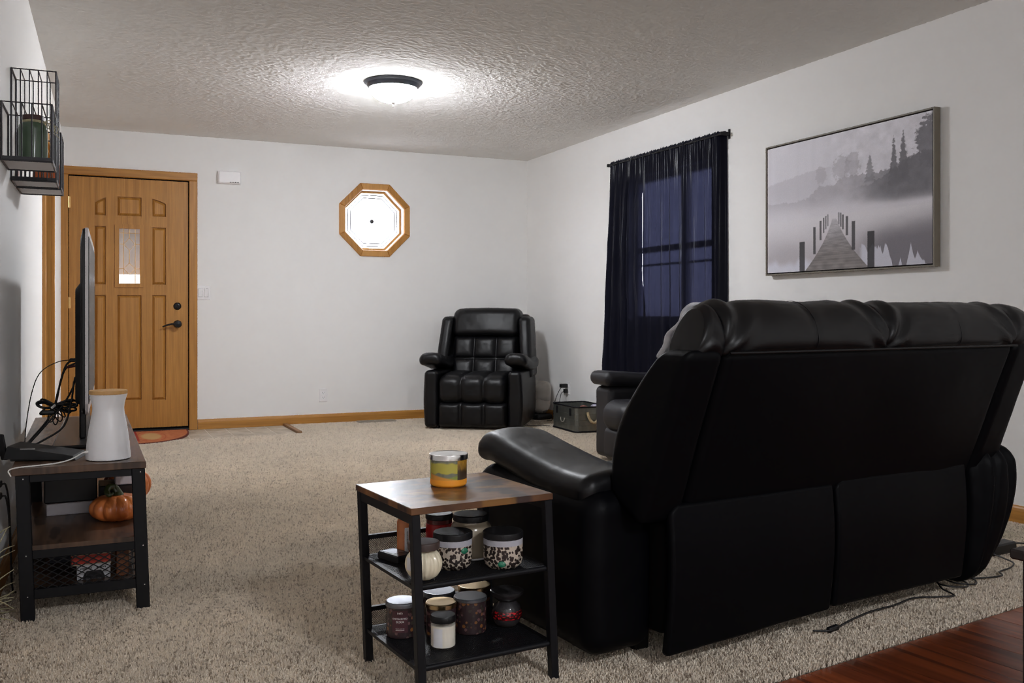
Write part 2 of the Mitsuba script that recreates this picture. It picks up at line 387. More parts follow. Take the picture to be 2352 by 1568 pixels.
# transition strip between tiles and carpet
struct('trim_1', rb(VX1 - 0.012, VX1 + 0.028, VY0 + 0.02, YB - 0.02, -0.012, 0.012, 0.008, 8, 2), 'oak_dark', 'oak strip where the tiles meet the carpet', True)

def moulding_profile(h, t):      # (outward, z)
    return [(0, 0), (t, 0), (t, h * 0.72), (t * 0.8, h * 0.86), (t * 0.45, h * 0.95), (t * 0.4, h), (0, h)]
def baseboard_x(x0, x1, y, h=0.083, t=0.014):
    m = prism(Polygon(moulding_profile(h, t)), x1 - x0); v = np.array(m.vertices)
    return trimesh.Trimesh(np.stack([x0 + v[:, 2], y - v[:, 0], v[:, 1] - 0.008], 1), m.faces, process=False)
def baseboard_y(y0, y1, x, sgn, h=0.083, t=0.014):
    m = prism(Polygon(moulding_profile(h, t)), y1 - y0); v = np.array(m.vertices)
    return trimesh.Trimesh(np.stack([x + sgn * v[:, 0], y0 + v[:, 2], v[:, 1] - 0.008], 1), m.faces[:, ::-1] if sgn > 0 else m.faces, process=False)
struct('baseboard_back', baseboard_x(0.862, XR, YB), 'oak_along_x', 'oak baseboard along the back wall')
struct('baseboard_right', baseboard_y(YF, YB, XR, -1), 'oak_along_y', 'oak baseboard along the right wall')
struct('baseboard_left', left_wall(baseboard_y(0.0, HY0 - 0.07, 0.0, 1)), 'oak_along_y', 'oak baseboard along the left wall')
struct('baseboard_hall', left_wall(baseboard_y(HY1 + 0.07, YB, 0.0, 1)), 'oak_along_y')
# doorway casing and jamb on the left wall
def lw_box(o0, o1, y0, y1, z0, z1, b=0.003): return left_wall(box(o0, o1, y0, y1, z0, z1, b))
struct('trim_2', cat([lw_box(0.0, 0.018, HY0 - 0.062, HY0 + 0.004, -0.008, HZ + 0.06), lw_box(0.0, 0.018, HY1 - 0.004, HY1 + 0.062, -0.008, HZ + 0.06)]), 'oak_upright', 'oak casing of the doorway in the left wall')
struct('trim_3', lw_box(0.0, 0.018, HY0 + 0.004, HY1 - 0.004, HZ - 0.004, HZ + 0.06), 'oak_along_y')
struct('trim_4', cat([lw_box(-0.125, 0.001, HY0, HY0 + 0.018, -0.008, HZ, 0), lw_box(-0.125, 0.001, HY1 - 0.018, HY1, -0.008, HZ, 0), lw_box(-0.125, 0.001, HY0, HY1, HZ - 0.018, HZ, 0)]), 'oak_upright', 'oak jamb inside the doorway')

# ------------------------------------------------------------------ front door
d1 = 'door_1'; reg(d1, 'oak front door with raised panels and a small leaded window', None, None, 'structure')
def casing(m): return m
cw = 0.066
part(d1, 'casing', box(DX0 - 0.012 - cw + 0.008, DX0 - 0.004, YB - 0.018, YB, -0.01, DZ1 + 0.006, 0.004), 'oak_upright')
part(d1, 'casing', box(DX1 + 0.004, DX1 + 0.004 + cw, YB - 0.018, YB, -0.01, DZ1 + 0.006, 0.004), 'oak_upright')
part(d1, 'casing', box(DX0 - 0.012 - cw + 0.008, DX1 + 0.004 + cw, YB - 0.019, YB, DZ1 + 0.006, DZ1 + 0.006 + cw, 0.004), 'oak_along_x')
part(d1, 'jamb', cat([box(DX0 - 0.012, DX0 - 0.003, YB - 0.002, YB + WT, 0, DZ1 + 0.01), box(DX1 + 0.005, DX1 + 0.012, YB - 0.002, YB + WT, 0, DZ1 + 0.01), box(DX0 - 0.012, DX1 + 0.012, YB - 0.002, YB + WT, DZ1 + 0.006, DZ1 + 0.013)]), 'oak_upright')
part(d1, 'weather_strip', cat([box(DX0 - 0.004, DX0 + 0.006, YB + 0.05, YB + WT, 0.0, DZ1 + 0.01), box(DX1 - 0.01, DX1 + 0.006, YB + 0.055, YB + WT, 0.0, DZ1 + 0.01), box(DX0, DX1, YB + 0.055, YB + WT, DZ1 - 0.01, DZ1 + 0.01), box(DX1 + 0.0005, DX1 + 0.0055, YB + 0.004, YB + 0.05, 0.02, DZ1), box(DX0, DX1, YB + 0.012, YB + 0.05, DZ1 - 0.001, DZ1 + 0.006)]), 'lining_black', label='black weather strip')
part(d1, 'threshold', box(DX0 - 0.01, DX1 + 0.01, YB - 0.01, YB + WT, -0.008, 0.009, 0.003), 'plastic_dark_matt', label='dark threshold')
part(d1, 'sweep', box(DX0, DX1, YB + 0.008, YB + 0.045, 0.009, 0.024), 'lining_black', label='black rubber sweep')
YD = YB + 0.012       # face of the leaf
cols = [(0.067, 0.166), (0.234, 0.434), (0.498, 0.622)]
def arch(x0, x1, z0, zl, zr, curve):      # panel with a curved top
    t = np.linspace(0, 1, 9); top = [(x0 + (x1 - x0) * s, zl + (zr - zl) * s + curve * math.sin(math.pi * s)) for s in t]
    return Polygon([(x0, z0), (x1, z0)] + top[::-1])
pan = [arch(*cols[0], 1.742, 1.86, 1.905, 0.006), sbox(cols[1][0], 1.745, cols[1][1], 1.915), arch(*cols[2], 1.748, 1.912, 1.868, 0.006),
       sbox(cols[0][0], 1.185, cols[0][1], 1.672), sbox(cols[2][0], 1.188, cols[2][1], 1.675),
       sbox(cols[0][0], 0.25, cols[0][1], 1.117), sbox(cols[1][0], 0.245, cols[1][1], 1.118), sbox(cols[2][0], 0.24, cols[2][1], 1.12)]
glass_hole = sbox(0.236, 1.185, 0.432, 1.672)
leaf = sbox(DX0 + 0.002, 0.024, DX1 - 0.001, DZ1 - 0.003)
face = leaf.difference(glass_hole)
for q in pan: face = face.difference(q)
part(d1, 'leaf', cat([to_xz(prism(face, 0.014), YD + 0.014), to_xz(prism(leaf.difference(glass_hole), 0.026), YD + 0.040)]), 'oak_upright')
for q in pan:       # raised panel: ramped edge and a flat field
    b, c = q.buffer(-0.012, join_style=2), q.buffer(-0.030, join_style=2)
    # bevel built from corner quads so that edges stay crisp
    ca, cc = np.array(b.exterior.coords[:-1]), np.array(c.exterior.coords[:-1])
    ha = trimesh.convex.convex_hull(np.vstack([np.c_[ca[:, 0], np.full(len(ca), YD + 0.0135), ca[:, 1]], np.c_[cc[:, 0], np.full(len(cc), YD - 0.001), cc[:, 1]]]))
    part(d1, 'panel', ha, 'oak_upright')
# beading round panels
for q in pan:
    ring = q.buffer(0.004, join_style=2).difference(q.buffer(-0.008, join_style=2)); part(d1, 'bead', to_xz(prism(ring, 0.008), YD + 0.0055), 'oak_upright')
gf = glass_hole.buffer(0.012, join_style=2).difference(sbox(0.256, 1.205, 0.412, 1.650))
part(d1, 'glass_frame', cat([to_xz(prism(gf, 0.012), YD + 0.002), to_xz(prism(glass_hole.difference(sbox(0.252, 1.20, 0.416, 1.654)), 0.04), YD + 0.042)]), 'oak_upright')
pane = part(d1, 'pane', box(0.25, 0.418, YD + 0.020, YD + 0.0215, 1.20, 1.655), 'window_glass', label='leaded glass pane')
gx0, gx1, gz0, gz1 = 0.256, 0.412, 1.205, 1.65
gm = (gx0 + gx1) / 2
def came(pts): return tube([(x, YD + 0.017, z) for x, z in pts], 0.0022, 6)
cl = [[(gx0 + .034, gz0), (gx0 + .034, gz1)], [(gx1 - .034, gz0), (gx1 - .034, gz1)], [(gm, gz1), (gm, gz1 - 0.075)],
      [(gm, gz1 - .075), (gx0 + .034, gz1 - .125), (gm, gz1 - .175), (gx1 - .034, gz1 - .125), (gm, gz1 - .075)], [(gm, gz1 - .175), (gm, gz0 + .165)],
      [(gm, gz0 + .165), (gx0 + .034, gz0 + .12), (gm, gz0 + .07), (gx1 - .034, gz0 + .12), (gm, gz0 + .165)], [(gm, gz0 + .07), (gm, gz0)], [(gx0, gz1 - .035), (gx1, gz1 - .035)],
      [(gx0, gz1 - .125), (gx0 + .034, gz1 - .125)], [(gx1, gz1 - .125), (gx1 - .034, gz1 - .125)], [(gx0, gz0 + .12), (gx0 + .034, gz0 + .12)], [(gx1, gz0 + .12), (gx1 - .034, gz0 + .12)]]
part(d1, 'came', cat([came(c) for c in cl]), 'brass', True, label='brass lead lines of the pane')
for z in (1.845, 1.045, 0.25):
    part(d1, 'hinge', cat([tube([(DX0 - 0.002, YD - 0.012, z - 0.045), (DX0 - 0.002, YD - 0.012, z + 0.045)], 0.006, 10), box(DX0 - 0.001, DX0 + 0.012, YD - 0.004, YD, z - 0.044, z + 0.044)]), 'brass', label='brass hinge')
def knob_axis(prof, x, z):    # lathe turned to stand out of the door towards the room
    m = lathe(prof, 28); v = np.array(m.vertices); return trimesh.Trimesh(np.stack([x + v[:, 0], YD - v[:, 2], z + v[:, 1]], 1), m.faces, process=False)
part(d1, 'deadbolt', cat([knob_axis([(0, 0.016), (0.018, 0.016), (0.026, 0.012), (0.031, 0.004), (0.031, 0)][::-1], 0.702, 1.021), box(0.698, 0.706, YD - 0.034, YD - 0.014, 1.006, 1.036, 0.003)]), 'plastic_black', 35, label='black deadbolt')
hd = part(d1, 'handle', cat([knob_axis([(0.031, 0), (0.031, 0.006), (0.024, 0.012), (0.013, 0.016), (0.013, 0.040), (0.026, 0.044), (0.031, 0.056), (0.026, 0.068), (0.0, 0.072)], 0.702, 0.873),
    tube([(0.702, YD - 0.05, 0.873), (0.66, YD - 0.056, 0.874), (0.61, YD - 0.052, 0.862), (0.585, YD - 0.045, 0.85)], [0.011, 0.008, 0.007, 0.006], 10, 6)]), 'plastic_black', 40, label='black door handle')
# the storm door outside
sd = thing('storm_door', 'grey storm door seen through the small pane of the front door', 'storm door')
part(sd, 'panel', box(DX0, DX1, YB + 0.22, YB + 0.25, 1.285, 2.05, 0.004), 'cable_grey')
part(sd, 'kick_panel', box(DX0, DX1, YB + 0.22, YB + 0.25, 0.02, 1.0, 0.004), 'cable_grey')
part(sd, 'frame', cat([box(DX0 - 0.06, DX0, YB + 0.2, YB + 0.26, 0.0, 2.1), box(DX1, DX1 + 0.06, YB + 0.2, YB + 0.26, 0.0, 2.1)]), 'plate_white')

# ------------------------------------------------------------------ octagon window
w1 = 'window_1'; reg(w1, 'octagonal leaded window in an oak casing on the back wall', None, None, 'structure')
ro, ri = 0.655 / 2 / math.cos(math.pi / 8), 0.545 / 2 / math.cos(math.pi / 8)
for k in range(8):
    a0, a1 = math.pi / 8 + k * math.pi / 4, math.pi / 8 + (k + 1) * math.pi / 4; g = 0.0012
    q = Polygon([(OCX + r * math.cos(a), OCZ + r * math.sin(a)) for r, a in ((ri, a0 + g), (ro, a0 + g), (ro, a1 - g), (ri, a1 - g))])
    ins = q.buffer(-0.004, join_style=2)
    qa, qi = np.array(q.exterior.coords[:-1]), np.array(ins.exterior.coords[:-1])
    h = trimesh.convex.convex_hull(np.vstack([np.c_[qa[:, 0], np.full(len(qa), YB + 0.002), qa[:, 1]], np.c_[qa[:, 0], np.full(len(qa), YB - 0.012), qa[:, 1]], np.c_[qi[:, 0], np.full(len(qi), YB - 0.017), qi[:, 1]]]))
    part(w1, 'casing', h, 'oak_bright' if k % 2 else ('oak_along_x' if k in (1, 5) else 'oak_upright'))
fr = octagon(OCX, OCZ, 0.545).difference(octagon(OCX, OCZ, 0.50))
part(w1, 'window_frame', to_xz(prism(fr, 0.03), YB + 0.10), 'oak_upright', label='oak inner frame')
part(w1, 'liner', to_xz(prism(octagon(OCX, OCZ, 0.546).difference(octagon(OCX, OCZ, 0.536)), 0.12), YB + 0.12), 'plate_white', label='white lining of the opening')
part(w1, 'pane', to_xz(prism(octagon(OCX, OCZ, 0.50), 0.002), YB + 0.088), 'window_glass')
cm = []
def oc(r, k): a = math.pi / 8 + k * math.pi / 4; return (OCX + r * math.cos(a), OCZ + r * math.sin(a))
for r in (0.235, 0.21):
    cm.append(tube([(oc(r / math.cos(math.pi / 8) * 0.98, k)[0], YB + 0.08, oc(r / math.cos(math.pi / 8) * 0.98, k)[1]) for k in range(9)], 0.0040, 6))
for k in range(8):
    a = oc(0.03, k); b = oc(0.245, k); cm.append(tube([(a[0], YB + 0.08, a[1]), (b[0], YB + 0.08, b[1])], 0.0009, 5))
    for s in (-0.25, 0.0, 0.25):
        c = oc(0.218, k + 0.5 + s); d = oc(0.248, k + 0.5 + s); cm.append(tube([(c[0], YB + 0.08, c[1]), (d[0], YB + 0.08, d[1])], 0.0018, 5))
part(w1, 'came', cat(cm), 'lead_came', label='dark lead lines')
jw = lathe([(0, 0.006), (0.015, 0.004), (0.020, -0.002), (0.0, -0.004)], 8); v = np.array(jw.vertices)
part(w1, 'jewel', trimesh.Trimesh(np.stack([OCX - 0.005 + v[:, 0], YB + 0.078 - v[:, 2], OCZ - 0.005 + v[:, 1]], 1), jw.faces, process=False), 'lead_came', label='dark round stud in the middle')

# ------------------------------------------------------------------ window behind the curtain
w2 = 'window_2'; reg(w2, 'white framed window behind the black curtains', None, None, 'structure')
def wframe(y0, y1, z0, z1, x, t=0.035, d=0.05): return cat([box(x, x + d, y0, y1, z0, z0 + t, .003), box(x, x + d, y0, y1, z1 - t, z1, .003), box(x, x + d, y0, y0 + t, z0 + t, z1 - t, .003), box(x, x + d, y1 - t, y1, z0 + t, z1 - t, .003)])
part(w2, 'window_frame', wframe(WY0, WY1, WZ0, WZ1, XR + 0.06, 0.04, 0.07), 'plate_white')
part(w2, 'mullion', box(XR + 0.06, XR + 0.12, 5.69, 5.75, WZ0 + 0.04, WZ1 - 0.04, .003), 'plate_white')
part(w2, 'meeting_rail', box(XR + 0.065, XR + 0.115, WY0 + 0.04, WY1 - 0.04, 1.43, 1.475, .003), 'plate_white')
part(w2, 'muntin', box(XR + 0.085, XR + 0.10, WY0 + 0.04, WY1 - 0.04, 1.325, 1.342), 'plate_white')
part(w2, 'pane', box(XR + 0.092, XR + 0.094, WY0 + 0.03, WY1 - 0.03, WZ0 + 0.03, WZ1 - 0.03), 'window_glass')
part(w2, 'window_sill', box(XR - 0.02, XR + 0.07, WY0 - 0.03, WY1 + 0.03, WZ0 - 0.022, WZ0 + 0.002, .004), 'oak_along_y')

# curtains on a rod
scene['curtain_fabric'] = {'type': 'principledthin', 'base_color': {'type': 'rgb', 'value': [0.0085, 0.0090, 0.0170]}, 'roughness': 0.20, 'eta': 1.25, 'diff_trans': 0.06, 'spec_trans': 0.30, 'spec_tint': 0.0, 'sheen': 0.2}
def curtain_mesh(edge0, edge1, zt, zb, nfold, seed, nu=150, nv=60, ret=0.0):
    t = np.linspace(0, 1, nu)[:, None]; s = np.linspace(0, 1, nv)[None]; z = zt + (zb - zt) * s
    y = edge0(z) * (1 - t) + edge1(z) * t
    ph = 6.2832 * nfold * t + seed; grow = 0.35 + 0.65 * np.clip(s * 3, 0, 1)
    x = 0.017 * grow * np.sin(ph + 0.9 * np.sin(2.1 * t * 6 + seed + 1.2 * s)) + 0.004 * np.sin(2.3 * ph + 1.0 + 2 * s) * (1 - 0.5 * s) + 0.0025 * np.sin(ph * 6) * np.exp(-s * 14)
    nz = meshkit.fbm(np.stack([np.broadcast_to(t * 14, x.shape), np.broadcast_to(s * 9, x.shape), np.full(x.shape, seed)], -1), 3, int(seed)) - 0.5
    x = x + 0.012 * nz * np.clip(s * 2, 0, 1)
    v = np.stack([XR - 0.060 + x, y, np.broadcast_to(z + 0.005 * np.sin(ph * 6) * np.exp(-s * 20), x.shape)], -1)
    v[..., 0] += ret * (XR - 0.008 - v[..., 0]) * np.exp(-(t / 0.022) ** 2)
    # gather at the rod: a pocket of cloth round the rod
    return trimesh.Trimesh(v.reshape(-1, 3), quad_grid(nu, nv), process=False)
def hump(z, c, w): return np.exp(-((z - c) / w) ** 2)
cu1 = thing('curtain', 'narrower black curtain panel on the left side of the rod', 'curtain', None)
part(cu1, 'panel', curtain_mesh(lambda z: 6.062 + 0.040 * np.clip((2.0 - z) / 0.15, 0, 1) * np.clip((z - 1.02) / 0.2, 0, 1), lambda z: 6.568 + 0.17 * (2.17 - z) / 1.8, 2.172, 0.235, 5, 1.0, 120), 'curtain_fabric', True)
cu2 = thing('curtain', 'wider black curtain panel on the right side, window light glowing through', 'curtain', None)
part(cu2, 'panel', curtain_mesh(lambda z: 5.120 - 0.008 * (2.17 - z), lambda z: 6.072 + 0 * z, 2.172, 0.16, 7, 4.0, 220, ret=1.0), 'curtain_fabric', True)
rod = thing('curtain_rod', 'black curtain rod carrying both curtain panels over the window', 'curtain rod')
part(rod, 'pole', tube([(XR - 0.060, 5.105, 2.150), (XR - 0.060, 6.59, 2.150)], 0.008, 12), 'metal_black', 40)
for y in (5.103, 6.59): part(rod, 'bracket', cat([box(XR - 0.072, XR, y - 0.008, y + 0.008, 2.140, 2.164, 0.002), box(XR - 0.006, XR, y - 0.010, y + 0.010, 2.12, 2.185, 0.002)]), 'metal_black')

# ------------------------------------------------------------------ picture on the right wall
def sn(a, b, x): return smoothstep(a, b, x)
def picture_color(p, n, uv):
    u = (4.681 - p.y) / 1.274; v = (p.z - 1.197) / 0.79       # 0..1 left to right, bottom to top
    u = mi.Float(u); v = mi.Float(v)
    c = mix((0.62, 0.60, 0.66), (0.70, 0.69, 0.75), v) * (0.97 + 0.06 * noise(u * 40, v * 0.6, 1.0))
    cloth = 0.96 + 0.08 * noise(u * 480, v * 300, 2.0)
    def trees(c, line, amp, fr, col, base, seed, spruce=0.0, dens=0.75):
        h = line + amp * (fbm(u * fr, seed, 0.5, 3) - 0.5) * 2 + amp * 0.5 * (noise(u * fr * 7, seed * 2.0, 3.0) - 0.5)
        e = 0.012 * (noise(u * 160, v * 120, seed) - 0.5)
        inside = sn(-0.004, 0.006, h + e - v) * dens * sn(base - 0.14, base + 0.13, v)
        return mix(c, col, inside)
    c = trees(c, 0.66 + 0.10 * dr.sin(dr.clip(u * 2.4 + 0.35, 0, 3.1)) - 0.22 * sn(0.3, 0.55, u) * 0, 0.01, 4.0, (0.50, 0.48, 0.53), 0.52, 3.0, dens=0.55 * (1 - sn(0.36, 0.5, u)))
    # mid trees
    def round_tree(c, cx, cy, rx, ry, col, dens, seed):
        d = dr.sqrt(dr.square((u - cx) / rx) + dr.square((v - cy) / ry)) + 0.8 * (fbm(u * 75, v * 60, seed, 3) - 0.5)
        return mix(c, col, (1 - sn(0.75, 1.0, d)) * dens)
    def spruce(c, cx, top, base, w, col, dens, seed):
        t = (top - v) / (top - base); saw = 0.65 + 0.35 * dr.abs(dr.sin(t * 26 + seed)); ww = w * dr.clip(t, 0, 1) * saw + 0.010 * (noise(u * 150, v * 120, seed) - 0.5)
        return mix(c, col, sn(-0.004, 0.004, ww - dr.abs(u - cx)) * sn(0.0, 0.02, t) * (1 - sn(0.95, 1.05, t)) * dens)
    mid = (0.42, 0.40, 0.44)
    c = round_tree(c, 0.375, 0.705, 0.042, 0.07, mid, 0.55, 1.0)
    c = round_tree(c, 0.50, 0.73, 0.055, 0.10, mid, 0.60, 2.0)
    c = round_tree(c, 0.565, 0.74, 0.050, 0.10, mid, 0.60, 6.0)
    line = 0.565 + 0.045 * sn(0.28, 0.36, u) + 0.065 * sn(0.44, 0.52, u) - 0.03 * sn(0.62, 0.66, u) + 0.09 * sn(0.70, 0.95, u)
    c = trees(c, line, 0.035, 11.0, mix((0.43, 0.41, 0.45), (0.20, 0.195, 0.215), sn(0.50, 0.80, u)), 0.44, 8.0, dens=0.85 * sn(0.25, 0.33, u))
    c = trees(c, 0.545, 0.03, 14.0, (0.40, 0.38, 0.42), 0.43, 12.0, dens=0.6 * (1 - sn(0.32, 0.48, u)))
    dk = (0.16, 0.155, 0.175)
    c = spruce(c, 0.665, 0.80, 0.60, 0.035, (0.24, 0.235, 0.26), 0.85, 1.0)
    c = spruce(c, 0.795, 0.885, 0.55, 0.034, dk, 0.9, 2.0)
    c = spruce(c, 0.845, 0.905, 0.55, 0.042, dk, 0.9, 3.0)
    c = round_tree(c, 0.985, 0.80, 0.085, 0.19, dk, 0.9, 4.0)
    c = trees(c, 0.58 + 0.16 * sn(0.62, 0.95, u), 0.024, 12.0, (0.17, 0.165, 0.185), 0.40, 17.0, dens=0.80 * sn(0.50, 0.82, u))
    c = c * (0.97 + 0.10 * (fbm(u * 26, v * 20, 5.0, 3) - 0.5) * sn(0.3, 0.6, u) * 3.0)
    # mist over the shore
    shore = 0.405
    c = mix(c, (0.66, 0.64, 0.69), dr.clip(dr.exp(-dr.square((v - shore - 0.01) / (0.085 - 0.052 * sn(0.45, 0.85, u)))) * (0.62 + 0.5 * fbm(u * 6, v * 14, 3.0, 3)), 0, 0.92))
    # water with the reflection
    w = mix((0.46, 0.43, 0.46), (0.66, 0.64, 0.68), sn(0.10, 0.40, v))
    w = mix(w, (0.62, 0.62, 0.70), (1 - sn(0.05, 0.12, v + 0.05 * (noise(u * 30, 1.0, 2.0) - 0.5))) * (1 - sn(0.35, 0.45, u)))
    rl = 0.165 + 0.05 * (noise(u * 60, 4.0, 1.0) - 0.5) + 0.03 * (noise(u * 150, 2.0, 1.0) - 0.5)
    for (cc, ww, dp) in ((0.735, 0.020, 0.10), (0.805, 0.035, -0.02), (0.850, 0.026, -0.02), (0.905, 0.022, 0.05), (0.99, 0.075, -0.02)):
        rl = dr.minimum(rl, dp + 0.30 * dr.power(dr.abs(u - cc) / ww * 0.55, 1.4) + 0.03 * (noise(u * 120, cc * 50, 1.0) - 0.5))
    rf = sn(0.52, 0.74, u) * (1 - sn(0.20, 0.43, v + 0.16 * (1 - u) + 0.05 * (fbm(u * 9, v * 9, 4.0, 3) - 0.5)))
    w = mix(w, (0.15, 0.14, 0.165), rf * 0.85)
    w = mix(w, (0.58, 0.58, 0.66), sn(0.0, 0.015, rl - v) * sn(0.60, 0.63, u) * 0.9)
    w = mix(w, (0.42, 0.40, 0.43), 0.5 * dr.exp(-dr.square((u - 0.14) / 0.10) - dr.square((v - 0.16) / 0.07)))
    c = mix(w, c, sn(shore - 0.012, shore + 0.012, v))
    # pier
    t = dr.clip((0.385 - v) / 0.385, 0, 1)
    cx = 0.458 + 0.008 * t; hw = 0.014 + 0.175 * t * t * 0.55 + 0.098 * t
    pl = 0.93 + 0.07 * dr.sin(105.0 / (0.12 + t)) ; tone = 0.80 + 0.35 * (noise(u * 30, 14.0 / (0.1 + t), 3.0) - 0.5)
    pc = mix((0.60, 0.58, 0.62), (0.29, 0.265, 0.265), sn(0.0, 0.7, t)) * pl * tone
    c = mix(c, pc, sn(0.0, 0.006, hw - dr.abs(u - cx)) * sn(0.0, 0.06, t))
    for (px, z0, z1, hwid, dk2) in ((0.252, 0.0, 0.235, 0.019, 0.05), (0.333, 0.135, 0.335, 0.0095, 0.07), (0.372, 0.235, 0.375, 0.0078, 0.10), (0.392, 0.285, 0.395, 0.0062, 0.15), (0.405, 0.31, 0.405, 0.006, 0.2), (0.418, 0.33, 0.415, 0.006, 0.26),
                                    (0.672, 0.0, 0.262, 0.021, 0.045), (0.572, 0.145, 0.345, 0.0115, 0.07), (0.534, 0.25, 0.385, 0.0085, 0.10), (0.510, 0.295, 0.40, 0.007, 0.15), (0.497, 0.315, 0.415, 0.0065, 0.2), (0.485, 0.335, 0.42, 0.006, 0.26)):
        c = mix(c, (dk2, dk2 * 0.97, dk2 * 1.06), sn(0.0, 0.003, hwid - dr.abs(u - px)) * sn(z0 - 0.004, z0, v) * (1 - sn(z1 - 0.003, z1, v)) * 0.94)
    return c * cloth * 1.06
mat('picture_print', P(picture_color), 0.75, spec=0.2)
mat('frame_taupe', (0.155, 0.135, 0.105), 0.5, spec=0.4)
pic = thing('picture', 'large framed print of a pier on a misty lake on the right wall', 'picture')
py0, py1, pz0, pz1 = 3.405, 4.683, 1.193, 1.990
fo = sbox(py0, pz0, py1, pz1); fi = sbox(py0 + .008, pz0 + .008, py1 - .008, pz1 - .008)
part(pic, 'frame', cat([to_yz(prism(fo.difference(fi), 0.042), XR - 0.004)]), 'frame_taupe')
part(pic, 'liner', to_yz(prism(sbox(py0 + .007, pz0 + .007, py1 - .007, pz1 - .007), 0.026), XR - 0.004), 'plastic_dark_matt', label='dark gap inside the frame')
part(pic, 'canvas', to_yz(prism(sbox(py0 + .015, pz0 + .015, py1 - .015, pz1 - .015), 0.037), XR - 0.005), 'picture_print', label='misty lake print')

# ------------------------------------------------------------------ small things on the walls
def wall_plate(x0, x1, z0, z1, y=YB, t=0.006): return box(x0, x1, y - t, y, z0, z1, 0.003)
ch = thing('door_chime', 'white door chime box high on the back wall beside the door', 'door chime')
part(ch, 'cover', box(1.025, 1.205, YB - 0.055, YB, 2.058, 2.158, 0.006), 'plate_white')
part(ch, 'base', box(1.018, 1.212, YB - 0.012, YB, 2.052, 2.164, 0.004), 'plate_white')
for k in range(4): part(ch, 'slot', box(1.115 + k * 0.02, 1.127 + k * 0.02, YB - 0.056, YB - 0.05, 2.062, 2.068), 'slot_dark')
sw = thing('light_switch', 'white double rocker light switch beside the front door', 'light switch')
sx, sz = 0.905, 1.134
part(sw, 'plate', wall_plate(sx - 0.058, sx + 0.058, sz - 0.058, sz + 0.058), 'plate_white')
for k in (-1, 1):
    m = box(sx + k * 0.023 - 0.0165, sx + k * 0.023 + 0.0165, YB - 0.011, YB - 0.003, sz - 0.034, sz + 0.034, 0.002)
    m.vertices[:, 1] -= 0.0035 * (m.vertices[:, 2] - sz) / 0.034 * (m.vertices[:, 1] < YB - 0.005)
    part(sw, 'rocker', m, 'plastic_white')
    part(sw, 'gap', box(sx + k * 0.023 - 0.018, sx + k * 0.023 + 0.018, YB - 0.0064, YB - 0.003, sz - 0.0355, sz + 0.0355), 'cable_grey')
def duplex(name_parent, cx, cz, tf):
    part(name_parent, 'plate', tf(box(cx - 0.036, cx + 0.036, -0.006, 0, cz - 0.058, cz + 0.058, 0.003)), 'plate_white')
    for s in (-1, 1):
        g = Point(0, 0).buffer(0.0175, 24).intersection(sbox(-0.02, -0.0145, 0.02, 0.0145)); m = to_xz(prism(g, 0.003), -0.005)
        m.apply_translation((cx, 0, cz + s * 0.0195)); part(name_parent, 'socket', tf(m), 'plastic_white')
        sl = cat([box(cx - 0.0085, cx - 0.0055, -0.0085, -0.0078, cz + s * 0.0195 - 0.001, cz + s * 0.0195 + 0.008), box(cx + 0.0055, cx + 0.0085, -0.0085, -0.0078, cz + s * 0.0195 - 0.001, cz + s * 0.0195 + 0.008), box(cx - 0.002, cx + 0.002, -0.0085, -0.0078, cz + s * 0.0195 - 0.010, cz + s * 0.0195 - 0.005)])
        part(name_parent, 'slot', tf(sl), 'slot_dark')
o1 = thing('wall_outlet', 'white duplex outlet low on the back wall left of the recliner', 'outlet')
duplex(o1, 1.917, 0.240, lambda m: place(m, 0, YB))
o2 = thing('wall_outlet', 'white outlet on the right wall above the metal bin, plugs in it', 'outlet')
def on_right(m): v = np.array(m.vertices); return trimesh.Trimesh(np.stack([XR + v[:, 1], -v[:, 0], v[:, 2]], 1), m.faces, process=False)
duplex(o2, -7.40, 0.30, on_right)
pg = thing('charger', 'black plug-in charger in the upper socket above the metal bin', 'charger')
part(pg, 'body', box(XR - 0.075, XR - 0.009, 7.385, 7.425, 0.305, 0.338, 0.004), 'plastic_black')
part(pg, 'cord', tube([(XR - 0.07, 7.40, 0.305), (XR - 0.10, 7.41, 0.25), (XR - 0.125, 7.43, 0.15), (XR - 0.12, 7.47, 0.02), (XR - 0.16, 7.50, 0.006)], 0.0028, 7, 8), 'cable_black', True)
pg2 = thing('charger', 'smaller black plug in the lower socket above the metal bin', 'charger')
part(pg2, 'body', box(XR - 0.042, XR - 0.009, 7.383, 7.415, 0.258, 0.292, 0.004), 'plastic_black')
part(pg2, 'cord', tube([(XR - 0.04, 7.40, 0.272), (XR - 0.07, 7.40, 0.25), (XR - 0.09, 7.39, 0.16), (XR - 0.093, 7.38, 0.02)], 0.0028, 7, 8), 'cable_black', True)
part(pg2, 'thin_cord', tube([(XR - 0.03, 7.385, 0.26), (XR - 0.035, 7.37, 0.18), (XR - 0.037, 7.36, 0.02)], 0.0016, 6, 8), 'cable_grey', True, label='thin grey cord')

# floor register
mat('vent_metal', (0.27, 0.235, 0.19), 0.5, spec=0.5)
ve = thing('floor_vent', 'tan metal floor register by the back baseboard', 'floor vent')
part(ve, 'frame', cat([box(2.20, 2.54, 8.085, 8.097, -0.008, 0.008, .002), box(2.20, 2.54, 8.183, 8.195, -0.008, 0.008, .002), box(2.20, 2.212, 8.097, 8.183, -0.008, 0.008, .002), box(2.528, 2.54, 8.097, 8.183, -0.008, 0.008, .002)]), 'vent_metal')
part(ve, 'pan', box(2.20, 2.54, 8.085, 8.195, -0.012, -0.003), 'lining_black')
for k in range(16): part(ve, 'slat', box(2.218 + k * 0.0195, 2.226 + k * 0.0195, 8.097, 8.183, -0.004, 0.006), 'vent_metal')

